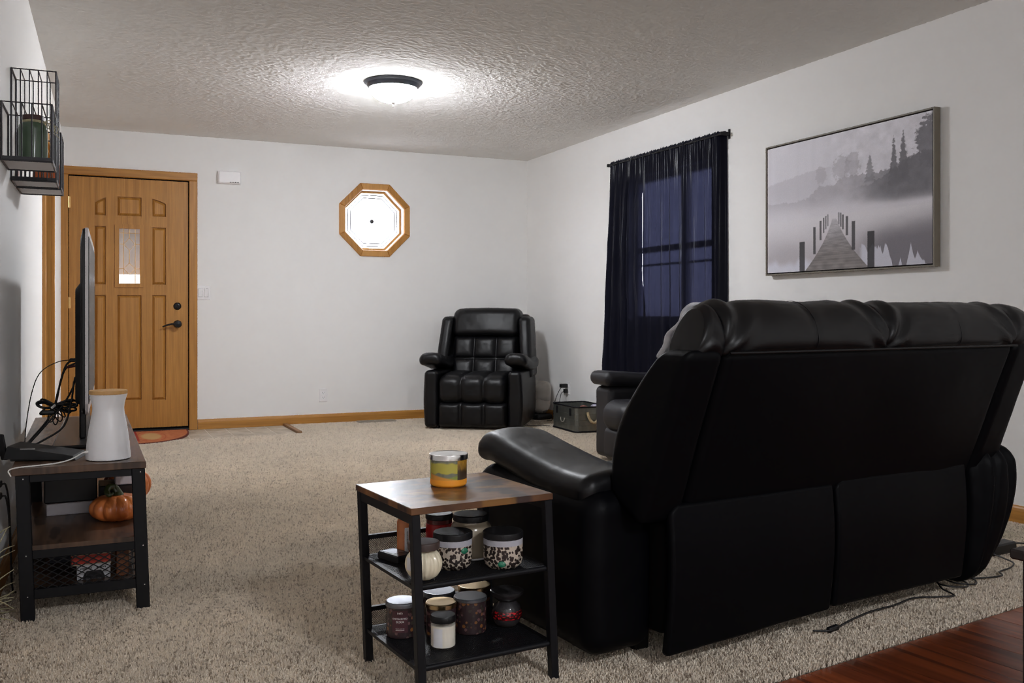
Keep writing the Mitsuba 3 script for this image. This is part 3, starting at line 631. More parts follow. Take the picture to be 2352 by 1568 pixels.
# ------------------------------------------------------------------ ceiling lamp
def ceiling_lamp(cx, cy, L, label):
    lp = thing('ceiling_light', label, 'ceiling light')
    part(lp, 'pan', lathe([(0.0, 0.0), (0.184, 0.0), (0.186, -0.006), (0.180, -0.014), (0.172, -0.016), (0.170, -0.020), (0.166, -0.029), (0.158, -0.037), (0.155, -0.043), (0.151, -0.043), (0.148, -0.03), (0.0, -0.028)], 64, cx, cy, ZC), 'bronze_dark', 50, label='dark bronze ring')
    a = np.linspace(0, np.pi / 2, 12); prof = [(0.149, -0.036)] + [(0.1515 * math.cos(t), -0.043 - 0.091 * math.sin(t)) for t in a[:-1]] + [(0.003, -0.134)]
    k = uniq(lp + '__bowl'); m = lathe(prof, 48, cx, cy, ZC); m = trimesh.Trimesh(m.vertices, m.faces, process=False)
    n = m.face_normals; c = m.triangles_center - [cx, cy, ZC - 0.04]
    if (n * c).sum() < 0: m = trimesh.Trimesh(m.vertices, m.faces[:, ::-1], process=False)
    scene[k] = mikit.ply(m, 'plate_white', False, emitter={'type': 'area', 'radiance': {'type': 'rgb', 'value': [L * 0.975, L * 1.0, L * 1.045]}}); reg(k, 'glowing white glass bowl')
    part(lp, 'finial', lathe([(0.0, -0.130), (0.014, -0.132), (0.012, -0.138), (0.005, -0.142), (0.004, -0.150), (0.0065, -0.155), (0.006, -0.160), (0.0, -0.164)], 20, cx, cy, ZC), 'chrome', 40, label='small metal finial')
ceiling_lamp(1.80, 5.80, LAMP, 'round flush ceiling light with a bright glass bowl and dark ring')
ceiling_lamp(1.40, -1.10, KITCHEN, 'second flush ceiling light over the wooden floor behind the viewer')

# ------------------------------------------------------------------ black leather recliner in the corner
def tuft_front(m, axis_out, sgn, au, nu, av, nv, amp, p=3.0, face=0.0):
    """Bulge the side of a cushion that looks along sgn * axis_out into nu x nv pillows, with creases between them."""
    v = np.array(m.vertices); lo, hi = v.min(0), v.max(0); c = (lo + hi) / 2; h = (hi - lo) / 2
    w = np.clip(sgn * (v[:, axis_out] - c[axis_out]) / h[axis_out], 0, 1) ** 2
    def prof(k, n):
        t = (v[:, k] - lo[k]) / (hi[k] - lo[k]) * n; f = 2 * (t - np.floor(np.minimum(t, n - 1e-6))) - 1; return 1 - np.abs(f) ** p
    v[:, axis_out] += sgn * amp * w * (prof(au, nu) * prof(av, nv)) ** 0.6; return trimesh.Trimesh(v, m.faces, process=False)

def recliner(ox, oy, ang, name, label):
    R = thing(name, label, 'recliner')
    def put(n, m, smooth=True, mt='leather_black', lab=None, parent=None): return part(parent or R, n, place(m, ox, oy, ang), mt, smooth, lab)
    W = 0.40
    # lower body behind the front panels
    put('base', rb(-0.30, 0.30, 0.06, 0.78, 0.02, 0.30, 0.03, 10), mt='lining_black')
    f = rb(-0.292, 0.292, 0.0, 0.12, 0.012, 0.225, 0.035, 42); f = tuft_front(f, 1, -1, 0, 3, 2, 1, 0.036, 4.0)
    put('footrest', wrinkle(f, 0.003, 18, 3))
    s = rb(-0.292, 0.292, -0.02, 0.55, 0.225, 0.43, 0.065, 48, 6)
    v = np.array(s.vertices); t = (v[:, 0] + 0.292) / 0.584 * 3; fz = 2 * (t - np.floor(np.clip(t, 0, 2.999))) - 1
    k = (1 - np.abs(fz) ** 4); out = np.array(s.vertex_normals); v += out * (0.026 * k - 0.010)[:, None]; v[:, 2] += 0.02 * np.sin(np.clip((v[:, 1]) / 0.5, 0, 1) * 2.4) * (v[:, 2] > 0.3)
    put('seat', wrinkle(trimesh.Trimesh(v, s.faces, process=False), 0.004, 15, 5))
    # arms
    for sg in (-1, 1):
        x0, x1 = sorted((sg * 0.297, sg * 0.41))
        a = rb(x0, x1, 0.0, 0.80, 0.008, 0.485, 0.035, 26)
        def bulge(v, sg=sg):
            v = v.copy(); v[:, 0] += sg * 0.012 * np.sin(np.clip(v[:, 2] / 0.485, 0, 1) * np.pi) * (sg * v[:, 0] > 0.35); return v
        put('arm', wrinkle(deform(a, bulge), 0.003, 9, 11 + sg))
        p = rb(sg * 0.362 - 0.098, sg * 0.362 + 0.098, -0.005, 0.66, 0.486, 0.590, 0.050, 34, 6)
        def pad(v, sg=sg):
            v = v.copy(); t = np.clip(v[:, 1] / 0.7, 0, 1); v[:, 2] += 0.022 * np.cos(t * 5.0) - 0.012 * t + 0.012; v[:, 0] += sg * 0.012 * t; v[:, 2] += 0.012 * np.sin(np.clip((v[:, 0] - sg * .352) / .09, -1, 1) * 1.5 + 1.57) ; return v
        put('arm_pad', wrinkle(deform(p, pad), 0.005, 20, 21 + sg))
    # backrest, leaning back
    def lean(v):
        v = v.copy(); z = v[:, 2] - 0.40; v[:, 1] += 0.26 * z; return v
    put('back_shell', wrinkle(deform(rb(-0.36, 0.36, 0.66, 0.82, 0.28, 0.955, 0.05, 20), lean), 0.003, 8, 2))
    b = rb(-0.298, 0.298, 0.50, 0.68, 0.36, 0.775, 0.05, 54, 5); b = tuft_front(b, 1, -1, 0, 3, 2, 2, 0.042, 3.5)
    put('back_cushion', wrinkle(deform(b, lean), 0.003, 14, 8))
    h = rb(-0.304, 0.304, 0.455, 0.70, 0.752, 1.0, 0.062, 34, 6)
    def head(v):
        v = v.copy(); v[:, 2] += 0.012 * np.cos(v[:, 0] / 0.30 * 1.4); v[:, 1] -= 0.025 * np.cos(np.clip(v[:, 0] / 0.31, -1, 1) * 1.5) * (v[:, 1] < 0.6); return lean(v)
    put('headrest', wrinkle(deform(h, head), 0.0028, 11, 9))
    for sg in (-1, 1):
        x0, x1 = sorted((sg * 0.302, sg * 0.408))
        w = rb(x0, x1, 0.44, 0.76, 0.40, 0.935, 0.042, 30, 5)
        def wing(v, sg=sg):
            v = lean(v); z = np.clip((v[:, 2] - 0.4) / 0.55, 0, 1); v[:, 0] += sg * (0.045 * (1 - z) - 0.012); v[:, 1] -= 0.02 * np.sin(z * 3.14) * (v[:, 1] < 0.65); v[:, 2] += 0.02 * (sg * v[:, 0] > 0.40) * (z > 0.9); return v
        put('back_wing', wrinkle(deform(w, wing), 0.003, 12, 31 + sg))
    for sx in (-0.32, 0.32):
        for y in (0.06, 0.74): put('foot', box(sx - 0.025, sx + 0.025, y - 0.025, y + 0.025, -0.004, 0.03, 0.004), False, 'plastic_black')
    return R
recliner(2.58 + 0.41 * math.cos(math.radians(34)), 7.45 - 0.41 * math.sin(math.radians(34)), -math.radians(34), 'recliner', 'black leather recliner chair with tufted back in the far corner')

# pillow and tray behind the recliner
def pillow_color(p, n, uv):
    a = fbm(p.y * 22 + p.z * 9, p.z * 20, 2.0, 3); s = smoothstep(0.56, 0.60, noise(p.y * 26 + p.z * 22, p.z * 30 - p.y * 12, 4.0))
    return mix(mix((0.50, 0.47, 0.43), (0.36, 0.33, 0.30), a), (0.13, 0.115, 0.105), s * smoothstep(0.04, 0.12, 0.26 - p.z) * 0.9)
mat('pillow_cloth', P(pillow_color), 0.85, spec=0.15)
pl = thing('throw_pillow', 'grey and white patterned pillow standing in the corner behind the recliner', 'pillow')
q = rb(-0.19, 0.19, -0.075, 0.075, 0.0, 0.30, 0.07, 22, 5)
def puff(v):
    v = v.copy(); e = np.clip(1 - (v[:, 0] / 0.19) ** 4, 0, 1) * np.clip(1 - ((v[:, 2] - 0.15) / 0.15) ** 4, 0, 1); v[:, 1] *= 0.35 + 0.85 * e; v[:, 1] += 0.12 * v[:, 2]; return v
part(pl, 'cushion', place(wrinkle(deform(q, puff), 0.008, 12, 4), 3.765, 7.80, -1.30, 0.045), 'pillow_cloth', True)
part(pl, 'piping', place(tube([(0.175 * math.cos(t), 0.02 + 0.12 * (0.15 + 0.14 * math.sin(t)) - 0.0, 0.15 + 0.145 * math.sin(t)) for t in np.linspace(0, 2 * np.pi, 40)], 0.004, 6), 3.765, 7.80, -1.30, 0.045), 'plastic_dark_matt', True)
tr = thing('pet_bed', 'low dark cushion base lying under the patterned pillow', 'pet bed')
part(tr, 'base', place(rb(-0.16, 0.16, -0.09, 0.09, 0.0, 0.05, 0.024, 14, 4), 3.76, 7.78, -1.30), 'plastic_dark_matt', True)

# ------------------------------------------------------------------ metal bin
mat('galvanised', P(lambda p, n, uv: mix((0.13, 0.137, 0.125), (0.22, 0.228, 0.21), fbm(p.x * 30 + p.y * 20, p.z * 14, 1.0, 3))), 0.36, metallic=0.75)
mb = thing('metal_bin', 'galvanised metal storage bin with rope and ring handles beside the wall', 'bin')
ba = math.radians(-3.0)
bx, by = 3.59, 6.66
def bput(n, m, mt, smooth=False, lab=None): return part(mb, n, place(m, bx, by, ba), mt, smooth, lab)
bw, bl, bh = 0.30, 0.47, 0.205
def rrect(x0, x1, y0, y1, r): return sbox(x0 + r, y0 + r, x1 - r, y1 - r).buffer(r, 6)
outer, inner = rrect(0, bw, 0, bl, 0.035), rrect(0.003, bw - 0.003, 0.003, bl - 0.003, 0.033)
def tapered(g, z0, z1):
    m = prism(g, z1 - z0); v = np.array(m.vertices); z = v[:, 2] + z0; k = 1 + 0.0 * z; v[:, 2] = z; return trimesh.Trimesh(v, m.faces, process=False)
bput('wall', tapered(outer.difference(inner), 0.0, bh), 'galvanised', 30)
bput('bottom', tapered(inner, 0.0, 0.006), 'galvanised')
bput('rim', tube([(x, y, bh) for x, y in np.array(outer.exterior.coords)], 0.006, 8), 'metal_black', True, 'dark rolled rim')
bput('base_rim', tube([(x, y, 0.006) for x, y in np.array(outer.exterior.coords)], 0.007, 8), 'metal_black', True, 'dark rolled base')
for z in (0.055, 0.10, 0.145):
    bput('rib', tube([(x, y, z) for x, y in np.array(outer.buffer(0.0005).exterior.coords)], 0.0022, 6), 'galvanised', True)
for y in (0.10, 0.36): bput('clasp', box(-0.008, 0.0, y - 0.012, y + 0.012, 0.13, 0.19, 0.002), 'metal_black', False, 'black clasp')
bput('ring_handle', tube([(-0.012 - 0.004 * math.sin(t), 0.23 + 0.038 * math.cos(t), 0.105 - 0.035 * math.sin(t)) for t in np.linspace(0, np.pi, 14)], 0.004, 8), 'chrome', True, 'small metal ring handle')
mat('rope', P(lambda p, n, uv: mix((0.32, 0.24, 0.13), (0.55, 0.44, 0.28), noise(p.x * 300 + p.z * 200, p.z * 100, 2.0))), 0.9)
bput('rope_handle', tube([(0.15 + 0.05 * math.cos(t), -0.014 - 0.014 * math.sin(t), 0.165 - 0.085 * math.sin(t)) for t in np.linspace(0, np.pi, 18)], 0.011, 8), 'rope', True, 'rope handle')
for i, (x, y, r, c, lab) in enumerate(((0.145, 0.150, 0.040, (0.16, 0.06, 0.045), 'reddish brown rolled sock lying in the metal bin'), (0.205, 0.070, 0.030, (0.55, 0.52, 0.56), 'pale lilac rolled cloth lying in the metal bin'), (0.250, 0.150, 0.036, (0.28, 0.27, 0.36), 'violet grey rolled cloth lying in the metal bin'))):
    mat(f'cloth_{i}', c, 0.9)
    single('rolled_cloth', place(wrinkle(rb(x - r, x + r, y - r * 1.4, y + r * 1.4, 0.02, 0.203 + 0.004 * i, r * 0.9, 12, 5), 0.003, 25, i), bx, by, ba), f'cloth_{i}', lab, 'cloth', True)
fc = thing('floor_cable', 'thin black cable on the carpet between recliner and metal bin', 'cable')
part(fc, 'cord', tube([(3.42, 7.30, 0.006), (3.50, 7.18, 0.008), (3.55, 7.20, 0.006), (3.60, 7.14, 0.006)], 0.003, 7, 8), 'cable_black', True)

# ------------------------------------------------------------------ loveseat under the window, facing left
LV = thing('loveseat', 'charcoal leather reclining loveseat along the right wall below the curtain', 'loveseat')
def lput(n, m, smooth=True, mt='leather_charcoal', lab=None): return part(LV, n, m, mt, smooth, lab)
for (y0, y1, s) in ((5.25, 5.46, 1), (3.88, 4.09, -1)):
    a = rb(3.08, 3.79, y0, y1, 0.02, 0.485, 0.04, 26)
    lput('arm', wrinkle(a, 0.003, 9, 41 + s))
    p = rb(3.045, 3.66, y0 - 0.02, y1 + 0.02, 0.478, 0.572, 0.045, 30, 5)
    def lp(v):
        v = v.copy(); t = (v[:, 0] - 3.04) / 0.6; v[:, 2] += 0.012 * np.cos(t * 4.2); return v
    lput('arm_pad', wrinkle(deform(p, lp), 0.005, 13, 44 + s))
for i, (y0, y1) in enumerate(((4.675, 5.245), (4.095, 4.665))):
    s = rb(3.0, 3.65, y0, y1, 0.225, 0.40, 0.085, 40, 6)
    v = np.array(s.vertices); t = (v[:, 1] - y0) / (y1 - y0) * 2; f = 2 * (t - np.floor(np.clip(t, 0, 1.999))) - 1
    v += np.array(s.vertex_normals) * (0.018 * (1 - np.abs(f) ** 6) - 0.004)[:, None]
    lput('seat', wrinkle(trimesh.Trimesh(v, s.faces, process=False), 0.004, 12, 50 + i))
    f = rb(3.03, 3.14, y0, y1, 0.03, 0.24, 0.035, 30); f = tuft_front(f, 0, -1, 1, 2, 2, 1, 0.016, 6.0)
    lput('footrest', wrinkle(f, 0.003, 14, 53 + i))
    yb0, yb1 = (4.60, 5.08) if i == 0 else (4.12, 4.59)
    b = rb(3.55, 3.79, yb0, yb1, 0.38, 0.80, 0.06, 24, 4); b = tuft_front(b, 0, -1, 1, 2, 2, 2, 0.02)
    lput('back_cushion', wrinkle(b, 0.004, 12, 56 + i))
    h = rb(3.58, 3.79, yb0, yb1, 0.74, 0.945, 0.09, 20, 5); lput('headrest', wrinkle(h, 0.005, 12, 58 + i))
lput('base', rb(3.15, 3.78, 4.05, 5.30, 0.02, 0.36, 0.02, 12), True, 'lining_black')

# ------------------------------------------------------------------ reclining sofa seen from behind
SA = math.radians(6.5)
SOX, SOY = 1.41, 2.11
SF = thing('reclining_sofa', 'large black leather reclining sofa with its back to the viewer', 'sofa')
def sput(n, m, smooth=True, mt='leather_black', lab=None, parent=None): return part(parent or SF, n, place(m, SOX, SOY, SA), mt, smooth, lab)
def back_lean(v, k=0.375):
    v = v.copy(); v[:, 1] -= k * (v[:, 2] - 0.43); return v
sput('base', rb(0.02, 1.34, 0.045, 0.80, 0.075, 0.40, 0.03, 12), True, 'lining_black')
# loose leather flaps closing the back below the cushions
def flap(x0, x1, z0, z1, seed, cut):
    m = rb(x0, x1, 0.0, 0.03, z0, z1, 0.012, 40, 3)
    def f(v):
        v = v.copy(); zz = (v[:, 2] - z0) / (z1 - z0); v[:, 1] -= 0.022 * np.sin(np.clip(zz, 0, 1) * 2.6) ; v[:, 1] += 0.006 * (meshkit.noise(np.stack([v[:, 0] * 7, v[:, 2] * 3, v[:, 0] * 0 + seed], 1), seed) - 0.5)
        v[:, 2] += (0.028 * np.clip(v[:, 0] / 0.64, 0, 1) * (1 - zz) if x0 < 0.1 else 0.0)
        d = np.clip((v[:, 0] - x0) / 0.025, 0, 1); v[:, 2] -= (1 - d) * 0.02 * (zz > 0.8); return v
    return deform(m, f)
sput('back_flap', flap(0.005, 0.640, 0.035, 0.445, 3, 0), mt='leather_back')
sput('back_flap', flap(0.652, 1.290, 0.068, 0.455, 5, 0), mt='leather_back')
# main back panel
pb = rb(0.066, 1.328, -0.002, 0.19, 0.40, 0.862, 0.03, 44, 4)
def pbf(v):
    v = v.copy(); t = np.clip((v[:, 0] - 0.066) / 1.262, 0, 1); zz = np.clip((v[:, 2] - 0.40) / 0.46, 0, 1)
    v[:, 1] -= 0.010 * np.sin(t * 2 * np.pi) ** 2 * np.sin(zz * np.pi) * (v[:, 1] < 0.1); return back_lean(v)
sput('back_panel', wrinkle(deform(pb, pbf), 0.002, 7, 1), mt='leather_back')
sput('piping', tube([(u, -0.004 - 0.375 * (0.862 - 0.43) - 0.001, 0.853) for u in np.linspace(0.07, 1.325, 12)], 0.004, 8), True)
for sg, x0, x1 in ((-1, -0.075, 0.062), (1, 1.332, 1.470)):
    w = rb(x0, x1, -0.004, 0.16, 0.385, 0.862, 0.03, 26, 4)
    def wf(v, sg=sg, x0=x0, x1=x1):
        v = v.copy(); zz = np.clip((v[:, 2] - 0.385) / 0.477, 0, 1)
        fr = np.clip((v[:, 1] + 0.004) / 0.164, 0, 1)
        v[:, 1] += fr * (0.06 * np.sin(zz * np.pi) - 0.045 * zz ** 4 - 0.01)              # thicker in the middle, thin at the top
        v[:, 2] += fr * 0.085 * (1 - zz) ** 2 * 1.0 - 0.012 * zz ** 6 * 0                  # underside cut upwards to the front
        out = (v[:, 0] < x0 + 0.03) if sg < 0 else (v[:, 0] > x1 - 0.03)
        v[:, 0] += sg * (0.020 * (1 - zz) - 0.006) * out
        return back_lean(v)
    sput('back_wing', wrinkle(deform(w, wf), 0.002, 8, 61 + sg), mt='leather_back')
# rolled head cushions above the panel
HEAD = spline([(-0.148, 0.846), (-0.168, 0.874), (-0.166, 0.910), (-0.148, 0.948), (-0.114, 0.978), (-0.068, 0.991), (-0.026, 0.980), (0.000, 0.945), (0.010, 0.900), (0.006, 0.850), (-0.045, 0.822), (-0.105, 0.832)], 4)
def roll(x0, x1, seed, scale=1.0, end=0.035, nu=56, dz=0.0):
    nt = len(HEAD); c = np.array([-0.075, 0.890]); u = x0 + (x1 - x0) * (0.5 - 0.5 * np.cos(np.linspace(0, np.pi, nu))); V = []
    for ui in u:
        e = min(ui - x0, x1 - ui); q = 1 - (1 - min(1.0, e / end)) ** 2
        sc = scale * (0.86 + 0.14 * math.sqrt(max(q, 0.0)))
        p = c + (HEAD - c) * sc; p[:, 1] += dz
        V.append(np.stack([np.full(nt, ui), p[:, 0], p[:, 1]], 1))
    V = np.array(V).reshape(-1, 3); f = quad_grid(nu, nt, False, True)
    c0, c1 = len(V), len(V) + 1; V = np.vstack([V, [[x0, c[0], c[1]], [x1, c[0], c[1]]]]); i = np.arange(nt)
    f = np.vstack([f, np.stack([np.full(nt, c0), i, (i + 1) % nt], 1), np.stack([np.full(nt, c1), (nu - 1) * nt + (i + 1) % nt, (nu - 1) * nt + i], 1)])
    m = trimesh.Trimesh(V, f, process=False); m.fix_normals()
    # pulls in the leather spreading from the ends, and a stitched seam in the middle
    v = np.array(m.vertices); n = np.array(m.vertex_normals); L = x1 - x0
    d0 = np.minimum(v[:, 0] - x0, x1 - v[:, 0]) / 0.13
    ang = np.arctan2(v[:, 2] - 0.80, (np.minimum(v[:, 0] - x0, x1 - v[:, 0]) + 0.05))
    pull = 0.006 * np.exp(-(d0 - 0.35) ** 2 * 4) * np.sin(ang * 17 + seed * 1.7)
    seam = -0.0035 * np.exp(-((v[:, 0] - (x0 + L * 0.52)) / 0.010) ** 2)
    low = meshkit.fbm(v * 7 + seed * 3.1, 3, seed) - 0.5
    v += n * ((pull if L > 0.3 else 0.5 * pull) + (seam if L > 0.3 else 0) + 0.013 * low)[:, None]
    if L < 0.3:
        z = np.clip((v[:, 2] - 0.84) / 0.15, 0, 1) ** 1.2; sh = 0.062 * z
        v[:, 0] = x1 - (x1 - v[:, 0]) * (1 - sh / L) if x0 < 0 else x0 + (v[:, 0] - x0) * (1 - 0.4 * sh / L)
    return trimesh.Trimesh(v, m.faces, process=False)
hk = []
for i, (x0, x1) in enumerate(((0.060, 0.694), (0.698, 1.330))):
    sput('head_cushion', roll(x0, x1, i + 1))
    k = [p for p in scene if p.startswith(SF + '__head_cushion')][-1]
    um = x0 + (x1 - x0) * 0.52
    sput('stitching', tube([(um + 0.0065, y_ + 0.0015, z_ - 0.001) for y_, z_ in HEAD[2:24]], 0.0009, 6), True, 'leather_black', None, k)
sput('head_cushion', deform(roll(-0.030, 0.068, 5, 0.93, 0.04, 20, -0.004), lambda v: np.stack([v[:, 0], -0.155 + (v[:, 1] + 0.155) * np.where(v[:, 1] > -0.155, 0.78, 1.0), v[:, 2]], 1)))
sput('head_cushion', roll(1.326, 1.460, 6, 0.97, 0.05, 20))
# arms
def arm_body(x0, x1, v0, v1, seed, sg):
    a = rb(x0, x1, v0, v1, 0.03, 0.475, 0.06, 30, 5)
    def f(v):
        v = v.copy(); zz = np.clip(v[:, 2] / 0.5, 0, 1); v[:, 0] += sg * (0.012 * np.sin(zz * np.pi) + 0.006 * (1 - zz)) * (sg * (v[:, 0] - (x0 + x1) / 2) > 0); return v
    return wrinkle(deform(a, f), 0.004, 7, seed)
sput('arm', arm_body(-0.178, 0.045, 0.085, 0.742, 71, -1), mt='leather_back')
def arm_pad(cx, seed):
    p = rb(cx - 0.124, cx + 0.124, 0.13, 0.748, -0.038, 0.046, 0.040, 44, 6)
    def f(v):
        v = v.copy(); t = np.clip((v[:, 1] - 0.13) / 0.618, 0, 1)
        c = 0.458 + 0.070 * (3 * t ** 2 - 2 * t ** 3) - 0.016 * np.sin(t * np.pi) - 0.022 * np.clip((t - 0.85) / 0.15, 0, 1) ** 2
        arch = 0.022 * np.cos(np.clip((v[:, 0] - cx) / 0.124, -1, 1) * 1.5) * (v[:, 2] > 0)
        v[:, 2] = v[:, 2] * (1.0 - 0.05 * t) + c + arch; return v
    return wrinkle(deform(p, f), 0.003, 9, seed)
sput('arm_pad', arm_pad(-0.050, 72), lab='puffed arm pad')
ra = rb(1.335, 1.565, -0.03, 0.735, 0.03, 0.505, 0.07, 40, 5)
def raf(v):
    v = v.copy(); zz = np.clip(v[:, 2] / 0.5, 0, 1); bk = np.clip((0.25 - v[:, 1]) / 0.25, 0, 1)
    v[:, 1] -= bk * (0.012 * np.sin(v[:, 0] * 95 + 1.5 * zz) * zz + 0.05 * np.sin(zz * 2.2) - 0.04); v[:, 0] += 0.03 * np.sin(zz * np.pi) * (v[:, 0] > 1.45) - 0.20 * (1 - zz) ** 1.7 * np.clip((v[:, 0] - 1.335) / 0.23, 0, 1) * np.clip((0.5 - v[:, 1]) / 0.4, 0, 1); return v
sput('arm', wrinkle(deform(ra, raf), 0.004, 8, 73), mt='leather_back')
sput('arm_pad', arm_pad(1.45, 74))
for i, (x0, x1) in enumerate(((0.055, 0.690), (0.698, 1.330))):
    s = rb(x0, x1, 0.17, 0.84, 0.25, 0.43, 0.08, 24, 5); sput('seat', wrinkle(s, 0.004, 10, 81 + i))
    sput('footrest', wrinkle(rb(x0, x1, 0.72, 0.82, 0.03, 0.25, 0.03, 20), 0.003, 10, 83 + i))
    b = rb(x0 + 0.03, x1, 0.13, 0.22, 0.40, 0.82, 0.04, 24, 5); b = tuft_front(b, 1, 1, 0, 2, 2, 2, 0.025)
    sput('back_cushion', wrinkle(deform(b, lambda v: back_lean(v, 0.33)), 0.004, 10, 85 + i))
for x in (0.06, 1.28):
    for y in (0.20, 0.68): sput('foot', box(x - 0.025, x + 0.025, y - 0.025, y + 0.025, -0.004, 0.09, 0.004), False, 'plastic_black')
# throw over the sofa's far side
mat('throw_cloth', P(lambda p, n, uv: mix(mix((0.62, 0.62, 0.64), (0.40, 0.40, 0.44), noise(p.x * 40, p.y * 40, p.z * 60)), (0.30, 0.19, 0.12), smoothstep(0.985, 1.0, p.z))), 0.9, spec=0.1, sheen=0.5)
th = rb(0.0, 0.24, 0.0, 0.022, 0.835, 0.985, 0.010, 20, 3)
def thf(v):
    v = v.copy(); z = np.clip((v[:, 2] - 0.835) / 0.15, 0, 1); v[:, 1] += 0.014 - 0.040 * z ** 2 + 0.004 * np.sin(z * 17 + v[:, 0] * 30); v[:, 0] += -0.014 + 0.088 * z + 0.005 * np.sin(z * 12); return v
single('throw_blanket', place(deform(th, thf), SOX, SOY, SA), 'throw_cloth', 'pale grey throw blanket hanging over the front of the sofa back', 'blanket', True)

# ------------------------------------------------------------------ things on the carpet by the sofa's right end
cb = thing('sofa_cable', 'black power cable lying along the carpet behind the sofa', 'cable')
zc = 0.008
part(cb, 'cord', tube([(1.98, 2.185, zc), (2.02, 2.168, zc), (2.06, 2.175, zc), (2.16, 2.215, zc), (2.28, 2.252, zc), (2.40, 2.270, zc), (2.517, 2.30, zc), (2.60, 2.275, zc), (2.655, 2.262, zc), (2.675, 2.29, zc), (2.68, 2.33, zc + .004), (2.74, 2.40, zc + .008), (2.80, 2.40, zc + .01), (2.83, 2.36, zc), (2.79, 2.32, zc),
    (2.72, 2.32, zc + .008), (2.70, 2.36, zc + .01), (2.76, 2.42, zc + .008), (2.84, 2.43, zc + .008), (2.89, 2.38, zc), (2.84, 2.33, zc), (2.76, 2.35, zc + .01), (2.78, 2.42, zc + .012), (2.88, 2.44, zc), (2.90, 2.385, zc), (2.98, 2.365, zc), (3.03, 2.37, zc), (3.06, 2.405, zc), (3.14, 2.425, zc), (3.21, 2.462, zc), (3.24, 2.52, zc), (3.27, 2.62, zc), (3.30, 2.74, zc)], 0.0030, 8, 8), 'cable_black', True)
part(cb, 'inline_plug', place(rb(-0.026, 0.026, -0.008, 0.008, -0.001, 0.016, 0.006, 8, 3), 2.05, 2.178, 0.25), 'plastic_black', True)
ad = thing('power_adapter', 'black power brick on the carpet right of the sofa', 'power adapter')
part(ad, 'body', place(box(-0.075, 0.075, -0.03, 0.03, 0.0, 0.042, 0.006), 3.33, 2.62, 0.10), 'plastic_black')
part(ad, 'cord', tube([(3.40, 2.63, 0.02), (3.46, 2.635, 0.022), (3.55, 2.60, 0.01), (3.62, 2.50, 0.008)], 0.0035, 7, 8), 'cable_black', True)
mat('lime_green', (0.36, 0.46, 0.03), 0.6)
lm = thing('toy', 'lime green toy lying on the carpet behind the power brick', 'toy')
part(lm, 'body', place(wrinkle(rb(-0.10, 0.055, -0.02, 0.02, 0.0, 0.065, 0.018, 12, 4), 0.004, 20, 3), 3.64, 2.87, 0.5), 'lime_green', True)
part(lm, 'cap', place(rb(0.0, 0.055, -0.022, 0.022, 0.062, 0.115, 0.012, 8, 3), 3.64, 2.87, 0.5), 'plastic_dark_matt', True, 'black cap')
# dark table cut by the right edge of the picture
mat('espresso', (0.012, 0.008, 0.0075), 0.45)
et = thing('console_table', 'dark brown wooden table cut off by the right edge of the picture', 'table')
def eput(n, m): part(et, n, place(m, 1.846, 1.392, 0.10, -0.016), 'espresso')
eput('tabletop', box(-0.022, 0.46, -0.36, 0.02, 0.440, 0.462, 0.004))
for x in (0.0, 0.40):
    for y in (0.0 - 0.045, -0.33): eput('leg', box(x - 0.006, x + 0.038, y, y + 0.045, 0.006, 0.442, 0.003))
eput('apron', cat([box(0.02, 0.42, -0.03, -0.012, 0.38, 0.44), box(0.005, 0.022, -0.30, -0.03, 0.38, 0.44)]))

# ------------------------------------------------------------------ side table with candles
TA = math.radians(5.5)
TOX, TOY, TZ = 0.910, 2.378, 0.482
RACK = 0.040
def rack(m):      # the frame leans a little to the left
    v = np.array(m.vertices); d = -(v[:, 2] - 0.30) * RACK; v[:, 0] += d * math.cos(YAW); v[:, 1] -= d * math.sin(YAW); return trimesh.Trimesh(v, m.faces, process=False)
ST = thing('side_table', 'small rustic side table with black metal frame and two wire shelves full of candles', 'side table')
def tput(n, m, mt='metal_black', smooth=False, lab=None): return part(ST, n, rack(place(m, TOX, TOY, TA)), mt, smooth, lab)
hw, hd2 = 0.203, 0.190
tput('tabletop', box(-hw, hw, -hd2, hd2, TZ - 0.017, TZ, 0.0015), 'rustic_board', False, 'rustic brown board top')
lx, ly = hw - 0.013, hd2 - 0.013
for sx_ in (-1, 1):
    for sy_ in (-1, 1): tput('leg', box(sx_ * lx - 0.011, sx_ * lx + 0.011, sy_ * ly - 0.011, sy_ * ly + 0.011, -0.006, TZ - 0.017, 0.0015))
for sx_ in (-1, 1):
    tput('side_rail', box(sx_ * lx - 0.009, sx_ * lx + 0.009, -ly + 0.011, ly - 0.011, TZ - 0.042, TZ - 0.017, 0.001))
def mesh_sheet(x0, x1, y0, y1, z, d=0.0062, w=0.0012):
    ms = []; L = (y1 - y0)
    n = int((x1 - x0 + L) / d)
    for s in (1, -1):
        for k in range(n):
            c = x0 - L + k * d if s > 0 else x0 + k * d
            # line x = c + s*(y-y0)
            ya = y0 + max(0, (x0 - c) * s if s > 0 else (c - x1)); yb = y0 + min(L, (x1 - c) if s > 0 else (c - x0))
            if yb - ya < 0.004: continue
            xa, xb = c + s * (ya - y0), c + s * (yb - y0)
            dx, dy = xb - xa, yb - ya; l = math.hypot(dx, dy); nx, ny = -dy / l * w / 2, dx / l * w / 2; t = 0.0006
            V = [(xa + nx, ya + ny, z + t), (xb + nx, yb + ny, z + t), (xb - nx, yb - ny, z + t), (xa - nx, ya - ny, z + t), (xa + nx, ya + ny, z - t), (xb + nx, yb + ny, z - t), (xb - nx, yb - ny, z - t), (xa - nx, ya - ny, z - t)]
            F = [(0, 3, 2), (0, 2, 1), (4, 5, 6), (4, 6, 7), (0, 1, 5), (0, 5, 4), (2, 3, 7), (2, 7, 6)]
            ms.append(trimesh.Trimesh(np.array(V), np.array(F), process=False))
    return cat(ms)
